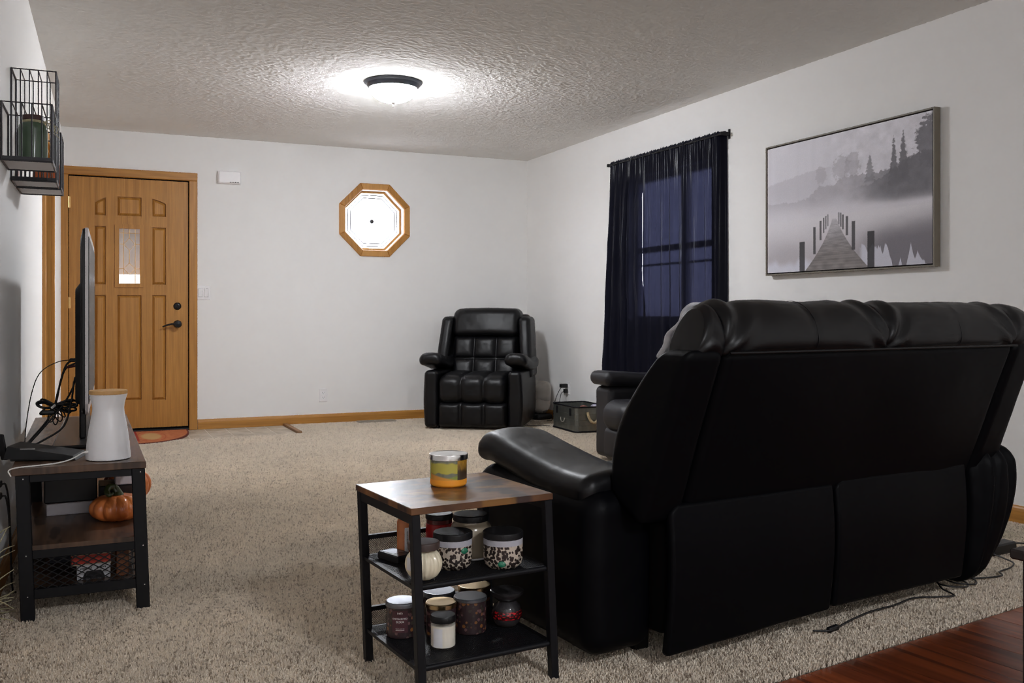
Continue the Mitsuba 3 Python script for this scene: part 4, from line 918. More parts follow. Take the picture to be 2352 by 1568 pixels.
SH1, SH2 = 0.288, 0.090
for z in (SH1, SH2):
    sh = part(ST, 'shelf', rack(place(cat([tube([(-lx, -ly + 0.003, z - 0.004), (lx, -ly + 0.003, z - 0.004)], 0.0075, 10), box(-lx - 0.006, -lx + 0.006, -ly, ly, z - 0.010, z - 0.001), box(lx - 0.006, lx + 0.006, -ly, ly, z - 0.010, z - 0.001), box(-lx, lx, ly - 0.006, ly + 0.006, z - 0.010, z - 0.001)]), TOX, TOY, TA)), 'metal_black', 40)
    part(sh, 'wire_mesh', rack(place(mesh_sheet(-lx, lx, -ly, ly, z - 0.0015), TOX, TOY, TA)), 'metal_black', False, None, 'stuff')
    g = part(ST, 'guard_rail', rack(place(box(-lx, lx, ly - 0.006, ly + 0.008, z + 0.042, z + 0.054, 0.001), TOX, TOY, TA)), 'metal_black')
    m = mesh_sheet(-lx, lx, 0.0, 0.042, 0); v = np.array(m.vertices); m = trimesh.Trimesh(np.stack([v[:, 0], ly + v[:, 2], z + v[:, 1]], 1), m.faces, process=False)
    part(g, 'wire_mesh', rack(place(m, TOX, TOY, TA)), 'metal_black', False, None, 'stuff')

# candle materials
mat('wax_orange', (0.90, 0.34, 0.03), 0.35)
mat('wax_white', (0.80, 0.76, 0.66), 0.4)
mat('wax_red', (0.42, 0.012, 0.016), 0.25, clearcoat=0.6)
mat('lid_grey', (0.20, 0.21, 0.235), 0.30, metallic=0.8)
mat('lid_gold', (0.62, 0.46, 0.26), 0.22, metallic=1.0)
mat('lid_black', (0.007, 0.007, 0.008), 0.42, spec=0.3)
mat('lid_brown', (0.055, 0.035, 0.03), 0.45)
mat('label_paper', (0.70, 0.70, 0.72), 0.6)
mat('emboss_dark', (0.10, 0.10, 0.11), 0.4)
def lid(r, z, h, rim=0.0015): return [(0.0, z), (r - 0.002, z), (r, z + 0.0015), (r, z + h - 0.003), (r - 0.002, z + h - 0.0005), (r - 0.004, z + h), (r - 0.008, z + h - 0.0008), (0.0, z + h - 0.0008)]
def jar_prof(r, h, rb_=0.006): return [(0.0, 0.0), (r - rb_, 0.0), (r - rb_ * 0.3, rb_ * 0.3), (r, rb_), (r, h), (r - 0.002, h + 0.001), (r - 0.003, h)]
def spot(px, py, z):      # position on a shelf, follows the racked frame
    d = -(z - 0.30) * RACK; return px + d * math.cos(YAW), py - d * math.sin(YAW)
def bend_label(m, cx, cy, r, a0, z0):      # flat lettering (x, z) wrapped round a jar, a0 = direction it looks in
    v = np.array(m.vertices); a = a0 + v[:, 0] / r; rr = r + v[:, 2]; return trimesh.Trimesh(np.stack([cx + rr * np.cos(a), cy + rr * np.sin(a), z0 + v[:, 1]], 1), m.faces, process=False)
def curved_patch(cx, cy, r, a0, a1, z0, z1, n=10):
    a = np.linspace(a0, a1, n); V = np.array([[(cx + r * math.cos(t), cy + r * math.sin(t), z) for z in (z0, z1)] for t in a]).reshape(-1, 3)
    return trimesh.Trimesh(V, quad_grid(n, 2), process=False)

# 1: on the table top, chrome lid, painted autumn label, orange wax
cx, cy = 0.921, 2.432; z0 = TZ; r = 0.0505
def fcx(px, py): return px, py
CX1, CY1 = cx - 0.0069, cy + 0.003
def autumn(p, n, uv):
    a = dr.atan2(p.y - CY1, p.x - CX1); h = (p.z - TZ)
    w = noise(a * 4.0, 1.0, h * 8)
    c = mix((0.10, 0.11, 0.085), (0.20, 0.19, 0.13), noise(a * 9, h * 60, 3.0))
    c = mix(c, (0.46, 0.39, 0.05), smoothstep(0.036, 0.040, h + 0.008 * (w - 0.5)) * (1 - smoothstep(0.062, 0.068, h + 0.01 * (w - 0.5))))
    c = mix(c, (0.22, 0.26, 0.03), (1 - smoothstep(0.024, 0.030, h - 0.012 * (a + 1.9))) * smoothstep(0.012, 0.018, h))
    c = mix(c, (0.75, 0.30, 0.03), (1 - smoothstep(0.020, 0.026, h + 0.010 * (a + 1.7))) * 0.9)
    side = smoothstep(-1.44, -1.40, a) * (1 - smoothstep(0.0, 0.1, a))
    s = mix((0.055, 0.035, 0.02), (0.42, 0.22, 0.025), smoothstep(0.035, 0.075, h + 0.03 * (fbm(a * 7, h * 60, 2.0, 3) - 0.5)))
    return mix(c, s, side)
mat('autumn_label', P(autumn), 0.22, clearcoat=1.0)
c1 = thing('candle', 'orange wax candle with a chrome lid and autumn label on the table top', 'candle')
px, py = CX1, CY1
part(c1, 'wax', lathe([(0, 0.0), (r - 0.006, 0.0), (r - 0.001, 0.004), (r, 0.008), (r, 0.0205)], 48, px, py, z0), 'wax_orange', 40)
part(c1, 'jar', lathe([(r, 0.0205), (r, 0.075), (r - 0.003, 0.076)], 48, px, py, z0), 'autumn_label', 40, label='painted glass')
part(c1, 'lid', lathe([(0.0, 0.072), (0.0495, 0.072), (0.0535, 0.0735), (0.0535, 0.086), (0.0525, 0.088), (0.050, 0.0885), (0.047, 0.0875), (0.0, 0.0875)], 56, px, py, z0), 'chrome', 30)

# 2: spray can
mat('can_copper', P(lambda p, n, uv: mix((0.46, 0.13, 0.045), (0.62, 0.24, 0.09), fbm(p.x * 30, p.y * 30, p.z * 40, 3))), 0.35)
x, y = spot(0.803, 2.492, SH1)
sc = thing('spray_can', 'copper coloured air freshener can standing on the middle shelf', 'spray can')
part(sc, 'body', lathe([(0, 0), (0.0175, 0), (0.0185, 0.003), (0.0185, 0.092), (0.016, 0.099), (0.013, 0.102), (0.0, 0.102)], 28, x, y, SH1), 'can_copper', 40)
part(sc, 'label_strip', curved_patch(x, y, 0.0189, -1.75, -1.05, SH1 + 0.012, SH1 + 0.078), 'label_paper', True, 'white label strip')
part(sc, 'print', cat([curved_patch(x, y, 0.0192, -1.42, -1.18, SH1 + 0.034 + k * 0.0035, SH1 + 0.0358 + k * 0.0035, 4) for k in range(10)]), 'emboss_dark', kind='stuff')
part(sc, 'nozzle', lathe([(0, 0.10), (0.0115, 0.10), (0.0115, 0.122), (0.009, 0.128), (0, 0.128)], 20, x, y, SH1), 'lid_black', 40)
# 3: red jar candle
x, y = spot(0.913, 2.508, SH1)
mat('red_glass', (0.09, 0.006, 0.008), 0.2, clearcoat=0.8)
rc = thing('candle', 'bright red jar candle with a black lid at the back of the middle shelf', 'candle')
part(rc, 'jar', lathe(jar_prof(0.038, 0.076), 36, x, y, SH1), 'wax_red', 40)
part(rc, 'neck', lathe([(0.034, 0.075), (0.0365, 0.077), (0.0365, 0.088), (0.034, 0.09)], 36, x, y, SH1), 'red_glass', 40, label='dark red neck')
part(rc, 'lid', lathe(lid(0.039, 0.088, 0.016), 36, x, y, SH1), 'lid_black', 40)
# 4: large cream jar
mat('cream_jar', P(lambda p, n, uv: mix((0.17, 0.13, 0.085), (0.48, 0.41, 0.30), fbm(p.x * 22, p.y * 22, p.z * 6, 3))), 0.18, clearcoat=1.0)
x, y = spot(0.968, 2.405, SH1)
cj = thing('candle', 'large cream jar candle with rounded shoulders and black lid on the middle shelf', 'candle')
part(cj, 'jar', lathe([(0, 0), (0.050, 0), (0.055, 0.004), (0.0575, 0.012), (0.0585, 0.062), (0.057, 0.078), (0.051, 0.090), (0.046, 0.094), (0.045, 0.105)], 40, x, y, SH1), 'cream_jar', 50)
part(cj, 'lid', lathe(lid(0.049, 0.099, 0.018), 40, x, y, SH1), 'lid_black', 40)
part(cj, 'base_ring', lathe([(0.0570, 0.001), (0.0585, 0.003), (0.0570, 0.006)], 40, x, y, SH1), 'label_paper', True)
# 5, 6: spotted candles
def spots(p, n, uv):
    a = (p.x * 0.91 - p.y * 0.41) * 150; d, d2, w = voronoi(a + 3.0, p.z * 125)
    d3, d4, w3 = voronoi(a * 0.55 + 9.0, p.z * 60)
    b = 1 - smoothstep(0.30 + 0.25 * w, 0.38 + 0.25 * w, d); b2 = (1 - smoothstep(0.30, 0.36, d3)) * smoothstep(0.4, 0.5, w3)
    return mix((0.50, 0.435, 0.365), (0.014, 0.009, 0.008), dr.maximum(b * smoothstep(0.25, 0.3, w), b2))
mat('spotted_glass', P(spots), 0.12, clearcoat=1.0)
mat('green_gem', (0.01, 0.16, 0.085), 0.12, clearcoat=1.0)
mat('white_band', (0.42, 0.42, 0.47), 0.3, clearcoat=0.5)
def spotted(x, y, r, lab, ga):
    k = thing('candle', lab, 'candle')
    part(k, 'jar', lathe([(0, 0), (r * 0.72, 0.0), (r * 0.93, 0.010), (r, 0.024), (r, 0.062)], 40, x, y, SH1), 'spotted_glass', 50, label='glass with dark brown spots')
    part(k, 'band', lathe([(r, 0.062), (r, 0.077), (r - 0.002, 0.079)], 40, x, y, SH1), 'white_band', 40, label='pale band below the lid')
    part(k, 'lid', lathe(lid(r * 1.03, 0.077, 0.018), 40, x, y, SH1), 'lid_black', 40)
    m = trimesh.creation.icosphere(1, 0.0085); m.apply_scale((1.25, 0.5, 0.95)); m = place(m, 0, 0, ga[0] + math.pi / 2); m.apply_translation((x + r * math.cos(ga[0]), y + r * math.sin(ga[0]), SH1 + ga[1]))
    part(k, 'gem', m, 'green_gem', False, 'green glass gem')
spotted(*spot(0.882, 2.318, SH1), 0.0505, 'spotted brown and cream candle in the middle of the middle shelf', (-1.30, 0.052))
spotted(*spot(1.006, 2.272, SH1), 0.0520, 'spotted brown and cream candle at the right end of the middle shelf', (-2.05, 0.018))
# 7: ribbed ivory pumpkin candle
x, y = spot(0.776, 2.246, SH1)
pc = thing('candle', 'ivory ribbed pumpkin shaped candle with brown lid at the left of the middle shelf', 'candle')
t = np.linspace(-1.35, 1.25, 18); prof = [(0, 0.0)] + [(0.047 * math.cos(a) ** 0.8, 0.0385 + 0.040 * math.sin(a)) for a in t]
m = lathe(prof, 96, 0, 0, 0); v = np.array(m.vertices); a = np.arctan2(v[:, 1], v[:, 0]); k = 1 - 0.09 * np.abs(np.sin(a * 9)) ** 4 * 1.0 * (v[:, 2] > 0.004); v[:, :2] *= k[:, None]
mat('ivory_wax', (0.74, 0.67, 0.50), 0.25, clearcoat=0.8)
m = trimesh.Trimesh(v + [x, y, SH1], m.faces, process=False); part(pc, 'body', m, 'ivory_wax', True)
part(pc, 'lid', lathe(lid(0.0405, 0.076, 0.019), 36, x, y, SH1), 'lid_brown', 40)
st = curved_patch(x, y, 0.0478, -2.95, -2.25, SH1 + 0.030, SH1 + 0.062, 12); part(pc, 'sticker', st, 'label_paper', True, 'white sticker')
# 8: little black box
x, y = spot(0.768, 2.455, SH1)
bb = thing('small_box', 'small flat black box with a glossy top lying on the middle shelf', 'box')
part(bb, 'case', place(box(-0.028, 0.028, -0.045, 0.045, 0, 0.020, 0.003), x, y, 0.35, SH1), 'plastic_black')
part(bb, 'top_print', place(box(-0.018, 0.020, -0.012, 0.038, 0.0202, 0.0206), x, y, 0.35, SH1), 'lid_grey', False, 'pale printed top')
# lower shelf
def dark_flowers(cx_, cy_):
    def f(p, n, uv):
        a = dr.atan2(p.y - cy_, p.x - cx_) * 3.6; h = (p.z - SH2) * 82
        d, d2, w = voronoi(a + 11.0, h * 1.0); petal = 1 - smoothstep(0.26, 0.36, d + 0.12 * dr.sin(w * 40 + 5 * dr.atan2(h, a)))
        col = mix((0.30, 0.12, 0.025), (0.20, 0.10, 0.10), smoothstep(0.4, 0.6, w)); col = mix(col, (0.045, 0.05, 0.03), smoothstep(0.7, 0.75, w))
        return mix((0.025, 0.012, 0.015), col, petal * smoothstep(0.25, 0.35, w) * 0.6)
    return f
EX, EY = spot(0.771, 2.435, SH2); KX, KY = spot(0.951, 2.388, SH2)
mat('flower_glass_a', P(dark_flowers(EX, EY)), 0.18, clearcoat=1.0)
mat('flower_glass_b', P(dark_flowers(KX, KY)), 0.18, clearcoat=1.0)
mat('plum_label', (0.060, 0.016, 0.024), 0.3, clearcoat=0.5)
mat('letter_white', (0.55, 0.52, 0.52), 0.5)
el = thing('candle', 'dark plum candle with grey lid and ENCHANTED ELIXIR label on the lower shelf', 'candle')
r = 0.0415
part(el, 'jar', lathe(jar_prof(r, 0.082), 44, EX, EY, SH2), 'flower_glass_a', 40, label='glass printed with dark flowers')
part(el, 'lid', lathe(lid(0.0435, 0.080, 0.014), 44, EX, EY, SH2), 'lid_grey', 40)
fa = math.atan2(-EY, -EX) - 0.12
part(el, 'paper_label', curved_patch(EX, EY, r + 0.0004, fa - 0.52, fa + 0.52, SH2 + 0.018, SH2 + 0.076, 12), 'plum_label', True, 'plum label')
tx_ = []
for s, h, z in (('ENCHANTED', 0.0047, 0.0525), ('ELIXIR', 0.0047, 0.0445), ('WHITE', 0.0035, 0.066)):
    if s == 'WHITE': continue
    tmm = meshkit.text_mesh(s, h, 0.0003, True); w_ = tmm.bounds[1][0]; tmm.apply_translation((-w_ / 2, 0, 0)); tx_.append(bend_label(tmm, EX, EY, r + 0.0006, fa, SH2 + z))
part(el, 'lettering', cat(tx_), 'letter_white', False, 'pale lettering')
part(el, 'print', cat([curved_patch(EX, EY, r + 0.0007, fa - 0.28, fa + 0.28, SH2 + 0.024 + 0.004 * k_, SH2 + 0.0252 + 0.004 * k_, 6) for k_ in range(2)] + [curved_patch(EX, EY, r + 0.0007, fa - 0.16 + 0.09 * k_, fa - 0.10 + 0.09 * k_, SH2 + 0.067, SH2 + 0.072, 3) for k_ in range(4)]), 'letter_white', kind='stuff')
x, y = spot(0.868, 2.392, SH2)
gl = thing('candle', 'gold lidded candle behind the white one on the lower shelf', 'candle')
part(gl, 'jar', lathe(jar_prof(0.040, 0.078), 40, x, y, SH2), 'flower_glass_a', 40)
part(gl, 'lid', lathe(lid(0.0425, 0.076, 0.014), 40, x, y, SH2), 'lid_gold', 30)
x, y = spot(0.842, 2.306, SH2)
wc = thing('candle', 'white wax candle in clear jar with glossy black lid, front of the lower shelf', 'candle')
part(wc, 'wax', lathe([(0, 0.004), (0.0305, 0.004), (0.0315, 0.006), (0.0315, 0.058), (0.0, 0.058)], 36, x, y, SH2), 'wax_white', 40)
part(wc, 'jar', lathe([(0, 0.0), (0.031, 0.0), (0.0338, 0.003), (0.0338, 0.064), (0.031, 0.069)], 36, x, y, SH2), 'clear_glass', 40, label='clear glass')
part(wc, 'lid', lathe([(0, 0.066), (0.032, 0.066), (0.0335, 0.069), (0.0335, 0.078), (0.031, 0.083), (0.0, 0.0835)], 36, x, y, SH2), 'lid_black', 40)
part(wc, 'paper_label', curved_patch(x, y, 0.0342, -2.75, -1.98, SH2 + 0.006, SH2 + 0.055, 10), 'label_paper', True, 'white paper label')
x, y = spot(0.893, 2.480, SH2)
g2 = thing('candle', 'grey lidded candle behind the gold lids on the lower shelf', 'candle')
part(g2, 'jar', lathe(jar_prof(0.044, 0.082), 40, x, y, SH2), 'flower_glass_b', 40)
part(g2, 'lid', lathe(lid(0.0465, 0.080, 0.014), 40, x, y, SH2), 'lid_grey', 30)
x, y = spot(1.002, 2.485, SH2)
g3 = thing('candle', 'gold lidded candle at the back of the lower shelf', 'candle')
part(g3, 'jar', lathe(jar_prof(0.045, 0.086), 40, x, y, SH2), 'flower_glass_b', 40)
part(g3, 'lid', lathe(lid(0.0475, 0.084, 0.012), 40, x, y, SH2), 'lid_gold', 30)
dk = thing('candle', 'dark flower printed candle with grey lid in the middle of the lower shelf', 'candle')
part(dk, 'jar', lathe(jar_prof(0.0435, 0.088), 44, KX, KY, SH2), 'flower_glass_b', 40)
part(dk, 'lid', lathe(lid(0.046, 0.086, 0.010), 44, KX, KY, SH2), 'lid_grey', 30)
x, y = spot(1.062, 2.392, SH2)
mat('smoke_glass', (0.022, 0.020, 0.022), 0.08, clearcoat=1.0)
def ruby(p, n, uv): return mix((0.03, 0.002, 0.003), (0.65, 0.01, 0.02), smoothstep(0.50, 0.85, noise(p.x * 230, p.y * 230, p.z * 260)))
mat('ruby_glass', P(ruby), 0.1, clearcoat=1.0)
bo = thing('glass_ornament', 'dark round glass jar with a red faceted band at the right of the lower shelf', 'glass jar')
part(bo, 'bowl', lathe([(0, 0.0), (0.026, 0.0), (0.034, 0.008), (0.040, 0.022)] + [(0.040, 0.045), (0.036, 0.056), (0.026, 0.066), (0.022, 0.072)], 40, x, y, SH2), 'smoke_glass', 50)
m = lathe([(0.0402, 0.022), (0.0425, 0.030), (0.0425, 0.036), (0.0402, 0.045)], 22, x, y, SH2); part(bo, 'band', m, 'ruby_glass', False, 'red faceted band')
part(bo, 'lid', lathe([(0.0, 0.072), (0.030, 0.072), (0.046, 0.088), (0.047, 0.096), (0.040, 0.099), (0.0, 0.100)], 40, x, y, SH2), 'smoke_glass', 50)

# ------------------------------------------------------------------ television stand
VS = thing('tv_stand', 'long rustic television stand with black metal frame against the left wall', 'tv stand')
SX0, SX1, SY0, SY1, SZ = -0.190, 0.186, 3.290, 4.880, 0.474
SR = 0.035
def srack(m):
    v = np.array(m.vertices); v[:, 0] -= (v[:, 2] - 0.27) * SR; return trimesh.Trimesh(v, m.faces, process=False)
def vput(n, m, mt='metal_black', smooth=False, lab=None, kind=None, parent=None): return part(parent or VS, n, srack(m), mt, smooth, lab, kind)
vput('tabletop', box(SX0 - 0.01, SX1 + 0.004, SY0 - 0.006, SY1 + 0.006, SZ - 0.022, SZ, 0.0015), 'rustic_board_dark', False, 'dark rustic board top')
L_ = 0.040
ys_ = (SY0, (SY0 + SY1) / 2 - L_ / 2, SY1 - L_)
for y_ in ys_:
    for x_ in (SX0, SX1 - L_): vput('leg', cat([box(x_, x_ + L_, y_, y_ + L_, -0.006, SZ - 0.022, 0.002)]))
for z_, t_ in ((SZ - 0.046, 0.024), (0.188, 0.026), (0.062, 0.030)):
    for y_ in (SY0 + 0.004, SY1 - 0.026): vput('cross_rail', box(SX0 + L_, SX1 - L_, y_, y_ + 0.022, z_, z_ + t_, 0.001))
    for x_ in (SX0 + 0.004, SX1 - 0.026):
        for (ya, yb) in ((ys_[0] + L_, ys_[1]), (ys_[1] + L_, ys_[2])): vput('long_rail', box(x_, x_ + 0.022, ya, yb, z_, z_ + t_, 0.001))
vput('middle_shelf', box(SX0 + 0.006, SX1 - 0.006, SY0 + 0.008, SY1 - 0.008, 0.213, 0.229, 0.001), 'rustic_board_dark')
vput('bottom_shelf', box(SX0 + 0.006, SX1 - 0.006, SY0 + 0.03, SY1 - 0.03, 0.080, 0.090, 0.001), 'rustic_board_dark')
# expanded metal panel closing the near end
def expanded(x0, x1, z0, z1, y, dx=0.034, dz=0.020, w=0.0030):
    ms = []; a = dz / dx; Lz = z1 - z0
    for s in (1, -1):
        c = x0 - Lz / a if s > 0 else x0
        while c < (x1 if s > 0 else x1 + Lz / a):
            # x = c + s*(z-z0)/a
            zs = [z0, z1]; xs = [c, c + s * Lz / a]
            ta, tb = 0.0, 1.0
            for k, lim in ((0, x0), (1, x1)):
                pass
            d = xs[1] - xs[0]; t0, t1 = sorted(((x0 - xs[0]) / d, (x1 - xs[0]) / d)); ta, tb = max(0, t0), min(1, t1)
            if tb - ta > 0.02:
                A = (xs[0] + d * ta, z0 + Lz * ta); B = (xs[0] + d * tb, z0 + Lz * tb)
                q = np.array(B) - A; l = np.linalg.norm(q); nn = np.array([-q[1], q[0]]) / l * w / 2
                V = [(A[0] + nn[0], y, A[1] + nn[1]), (B[0] + nn[0], y, B[1] + nn[1]), (B[0] - nn[0], y, B[1] - nn[1]), (A[0] - nn[0], y, A[1] - nn[1])]
                V = np.array(V + [(p_[0], p_[1] + 0.0015, p_[2]) for p_ in V]); F = [(0, 2, 1), (0, 3, 2), (4, 5, 6), (4, 6, 7), (0, 1, 5), (0, 5, 4), (2, 3, 7), (2, 7, 6)]
                ms.append(trimesh.Trimesh(V, np.array(F), process=False))
            c += dx
    return cat(ms)
vput('wire_mesh', expanded(SX0 + L_, SX1 - L_, 0.092, 0.190, SY0 + 0.010), 'metal_black', False, 'black diamond mesh end panel')
vput('bolt', cat([lathe([(0, 0.0012), (0.0016, 0.0008), (0.0022, 0.0)], 10, 0, 0, 0).apply_transform(trimesh.transformations.rotation_matrix(math.pi / 2, (1, 0, 0))).apply_translation((x_, SY0 - 0.0005, z_)) for x_ in (SX0 + 0.022, SX1 - 0.014) for z_ in (0.44, 0.20, 0.072)]), 'chrome', False, 'small bolt heads')

# television
TVA = -math.atan2(0.030, 1.16)
TVX, TVY = 0.012, 3.62
tv = thing('television', 'flat television seen almost edge on, standing on the television stand', 'television')
def vt(n, m, mt, smooth=False, lab=None): return part(tv, n, place(m, TVX, TVY, TVA), mt, smooth, lab)
mat('tv_bezel', (0.52, 0.50, 0.51), 0.3, spec=0.5)
TL, TB, TT = 1.14, 0.600, 1.258
def rrx(y0, z0, y1, z1, r): return sbox(y0 + r, z0 + r, y1 - r, z1 - r).buffer(r, 6)
g = to_yz(prism(rrx(0, TB, TL, TT, 0.02), 0.010), 0.0); vt('bezel', g, 'tv_bezel', 35, 'grey front bezel')
vt('screen', to_yz(prism(rrx(0.03, TB + 0.035, TL - 0.03, TT - 0.03, 0.004), 0.004), 0.0025), 'plastic_black', False, 'black screen')
hh = trimesh.convex.convex_hull(np.vstack([[(-0.009, y_, z_) for y_, z_ in np.array(rrx(0.001, TB + .001, TL - .001, TT - .001, 0.02).exterior.coords)], [(-0.018, y_, z_) for y_, z_ in np.array(rrx(0.001, TB + .001, TL - .001, TT - .003, 0.03).exterior.coords)], [(-0.026, y_, z_) for y_, z_ in np.array(rrx(0.012, TB + .012, TL - .012, TT - .035, 0.05).exterior.coords)]]))
vt('back_cover', hh, 'plastic_black', 30)
hh = trimesh.convex.convex_hull(np.vstack([[(-0.024, y_, z_) for y_, z_ in np.array(rrx(0.12, TB + .02, TL - .12, 1.075, 0.03).exterior.coords)], [(-0.046, y_, z_) for y_, z_ in np.array(rrx(0.14, TB + .03, TL - .14, 1.045, 0.03).exterior.coords)]]))
vt('back_housing', hh, 'plastic_dark_matt', 30)
vt('neck', box(-0.036, -0.012, TL * 0.22, TL * 0.80, SZ + 0.012, TB + 0.06, 0.006), 'plastic_black')
vt('foot', cat([box(-0.12, 0.07, TL * 0.05, TL * 0.95, SZ + 0.0005, SZ + 0.014, 0.005)]), 'plastic_black')
# pet camera
mat('ceramic_white', (0.84, 0.84, 0.86), 0.22, clearcoat=0.6)
mat('bamboo', P(lambda p, n, uv: mix((0.50, 0.27, 0.09), (0.64, 0.38, 0.15), fbm(p.x * 40, p.y * 160, 2.0, 3))), 0.45)
fb = thing('pet_camera', 'white waisted pet treat camera with a wooden lid on the television stand', 'pet camera')
fx, fy = 0.072, 3.395
part(fb, 'body', lathe([(0, 0.002), (0.064, 0.002), (0.069, 0.003), (0.0695, 0.008), (0.0665, 0.05), (0.0605, 0.095), (0.0535, 0.135), (0.0495, 0.158), (0.0488, 0.170), (0.051, 0.186), (0.0565, 0.206), (0.0592, 0.214), (0.057, 0.2155), (0.0, 0.2155)], 56, fx, fy, SZ), 'ceramic_white', 50)
part(fb, 'lid', lathe([(0, 0.2155), (0.0585, 0.2155), (0.0592, 0.217), (0.0592, 0.226), (0.058, 0.2275), (0.0, 0.2275)], 56, fx, fy, SZ), 'bamboo', 40, label='wooden lid')
part(fb, 'base_ring', lathe([(0.060, 0.0), (0.0655, 0.0), (0.0655, 0.003), (0.060, 0.003)], 40, fx, fy, SZ), 'plastic_dark_matt')
part(fb, 'cord', tube([(fx - 0.064, fy - 0.028, SZ + 0.030), (fx - 0.078, fy - 0.035, SZ + 0.028), (fx - 0.11, fy - 0.045, SZ + 0.012), (fx - 0.15, fy - 0.06, SZ + 0.004), (fx - 0.21, fy - 0.085, SZ + 0.003), (fx - 0.262, fy - 0.105, SZ + 0.003), (fx - 0.285, fy - 0.112, SZ - 0.004), (fx - 0.278, fy - 0.116, SZ - 0.022)], 0.0022, 8, 8), 'cable_white', True, 'white power cord')
part(fb, 'plug', tube([(fx - 0.058, fy - 0.024, SZ + 0.031), (fx - 0.072, fy - 0.031, SZ + 0.0295)], 0.004, 8), 'cable_white')
# router
ro = thing('router', 'black wedge shaped router with two flat antennas on the television stand', 'router')
def rput(n, m, mt='plastic_dark_matt', smooth=False): return part(ro, n, place(m, -0.115, 3.47, -0.25, SZ), mt, smooth)
wd = trimesh.convex.convex_hull(np.array([(-0.115, -0.05, 0.010), (0.105, -0.05, 0.001), (0.105, 0.09, 0.001), (-0.115, 0.09, 0.010), (-0.105, -0.045, 0.050), (0.095, -0.05, 0.016), (0.095, 0.085, 0.016), (-0.105, 0.085, 0.050)]))
rput('case', wd)
rput('stand', box(-0.10, 0.09, -0.035, 0.07, 0.0, 0.012, 0.002), 'plastic_black')
rput('light_strip', box(-0.065, -0.02, -0.0495, -0.047, 0.0395, 0.0425), 'cable_grey')
for dx_, dz_ in ((-0.150, 0.0), (-0.128, 0.006)):
    m = box(-0.011, 0.011, -0.006, 0.006, 0, 0.085, 0.003); v = np.array(m.vertices); v[:, 0] -= 0.18 * v[:, 2]; rput('antenna', trimesh.Trimesh(v + [dx_, -0.02 + dz_ * 4, 0.0], m.faces, process=False), 'plastic_black')
# cables behind the television
cbn = thing('cable_bundle', 'tangle of tied black cables hanging behind the television', 'cables')
def up_(x, y, z): return (x, y, z)
def loop(c, ax, w, seed):      # flat loop from the tie towards c + ax and back
    r = np.random.default_rng(seed); c = np.array(c, float); ax = np.array(ax, float); n = np.array([-ax[2], 0, ax[0]]); n /= np.linalg.norm(n); pts = []
    for t in np.linspace(0, 2 * np.pi, 20): pts.append(c + ax * (0.5 - 0.5 * math.cos(t)) + n * w * math.sin(t) + [0, 0.008 * math.sin(2 * t + seed), 0])
    return pts
tie = (-0.103, 3.95, 0.606)
for i, (dx_, dz_, w_, r_) in enumerate(((-0.060, 0.012, 0.012, 0.0045), (-0.056, 0.006, 0.009, 0.004), (0.082, 0.010, 0.011, 0.004), (0.078, 0.002, 0.007, 0.004), (0.074, -0.014, 0.010, 0.004), (0.066, 0.020, 0.006, 0.0035), (0.055, -0.022, 0.007, 0.0035), (-0.050, -0.030, 0.008, 0.0025), (-0.016, -0.062, 0.012, 0.0022), (0.004, -0.070, 0.010, 0.0022), (0.022, -0.056, 0.012, 0.0022), (0.036, -0.040, 0.008, 0.0022), (-0.045, 0.028, 0.006, 0.003))):
    part(cbn, 'loop', tube(loop(tie, (dx_, rng.uniform(-.03, .03), dz_), w_, i), r_, 7, 3), 'cable_black', True)
part(cbn, 'tie', tube([(tie[0] - 0.010, tie[1] - 0.012, tie[2] - 0.006), (tie[0] + 0.004, tie[1] - 0.014, tie[2] + 0.006)], 0.005, 6), 'cable_white', False, 'white tie')
part(cbn, 'sleeve', rb(tie[0] - 0.048, tie[0] + 0.004, tie[1] - 0.01, tie[1] + 0.01, tie[2] - 0.032, tie[2] - 0.014, 0.007, 8, 3), 'cable_black', True)
for i, pts in enumerate(([(-0.030, 3.94, 0.778), (-0.060, 3.94, 0.765), (-0.082, 3.95, 0.70), (-0.100, 3.95, 0.61), (-0.13, 3.94, 0.55), (-0.175, 3.85, 0.50), (-0.195, 3.75, 0.479)],
    [(-0.030, 3.94, 0.768), (-0.066, 3.94, 0.745), (-0.086, 3.95, 0.68), (-0.104, 3.95, 0.60)], [(-0.032, 3.92, 0.715), (-0.042, 3.93, 0.67), (-0.078, 3.94, 0.605), (-0.14, 3.9, 0.53), (-0.19, 3.78, 0.479)], [(-0.036, 3.90, 0.70), (-0.046, 3.88, 0.62), (-0.07, 3.84, 0.54), (-0.13, 3.80, 0.50), (-0.19, 3.72, 0.479)])):
    part(cbn, 'cord', tube(pts, 0.0035, 7, 8), 'cable_black', True)
part(cbn, 'plug', cat([box(-0.052, -0.028, 3.932, 3.948, 0.772, 0.786, 0.003)]), 'plastic_black')
mat('cable_red', (0.10, 0.012, 0.012), 0.45)
part(cbn, 'red_plug', tube([(-0.030, 3.94, 0.757), (-0.062, 3.94, 0.752)], 0.0045, 8), 'cable_red', False, 'dark red plug')
tc = thing('thin_cable', 'single thin cable arching from the television down to the router', 'cable')
part(tc, 'cord', tube([(-0.040, 3.94, 0.781), (-0.095, 3.93, 0.772), (-0.150, 3.92, 0.735), (-0.176, 3.88, 0.665), (-0.190, 3.80, 0.56), (-0.192, 3.72, 0.481)], 0.0017, 6, 8), 'cable_black', True)

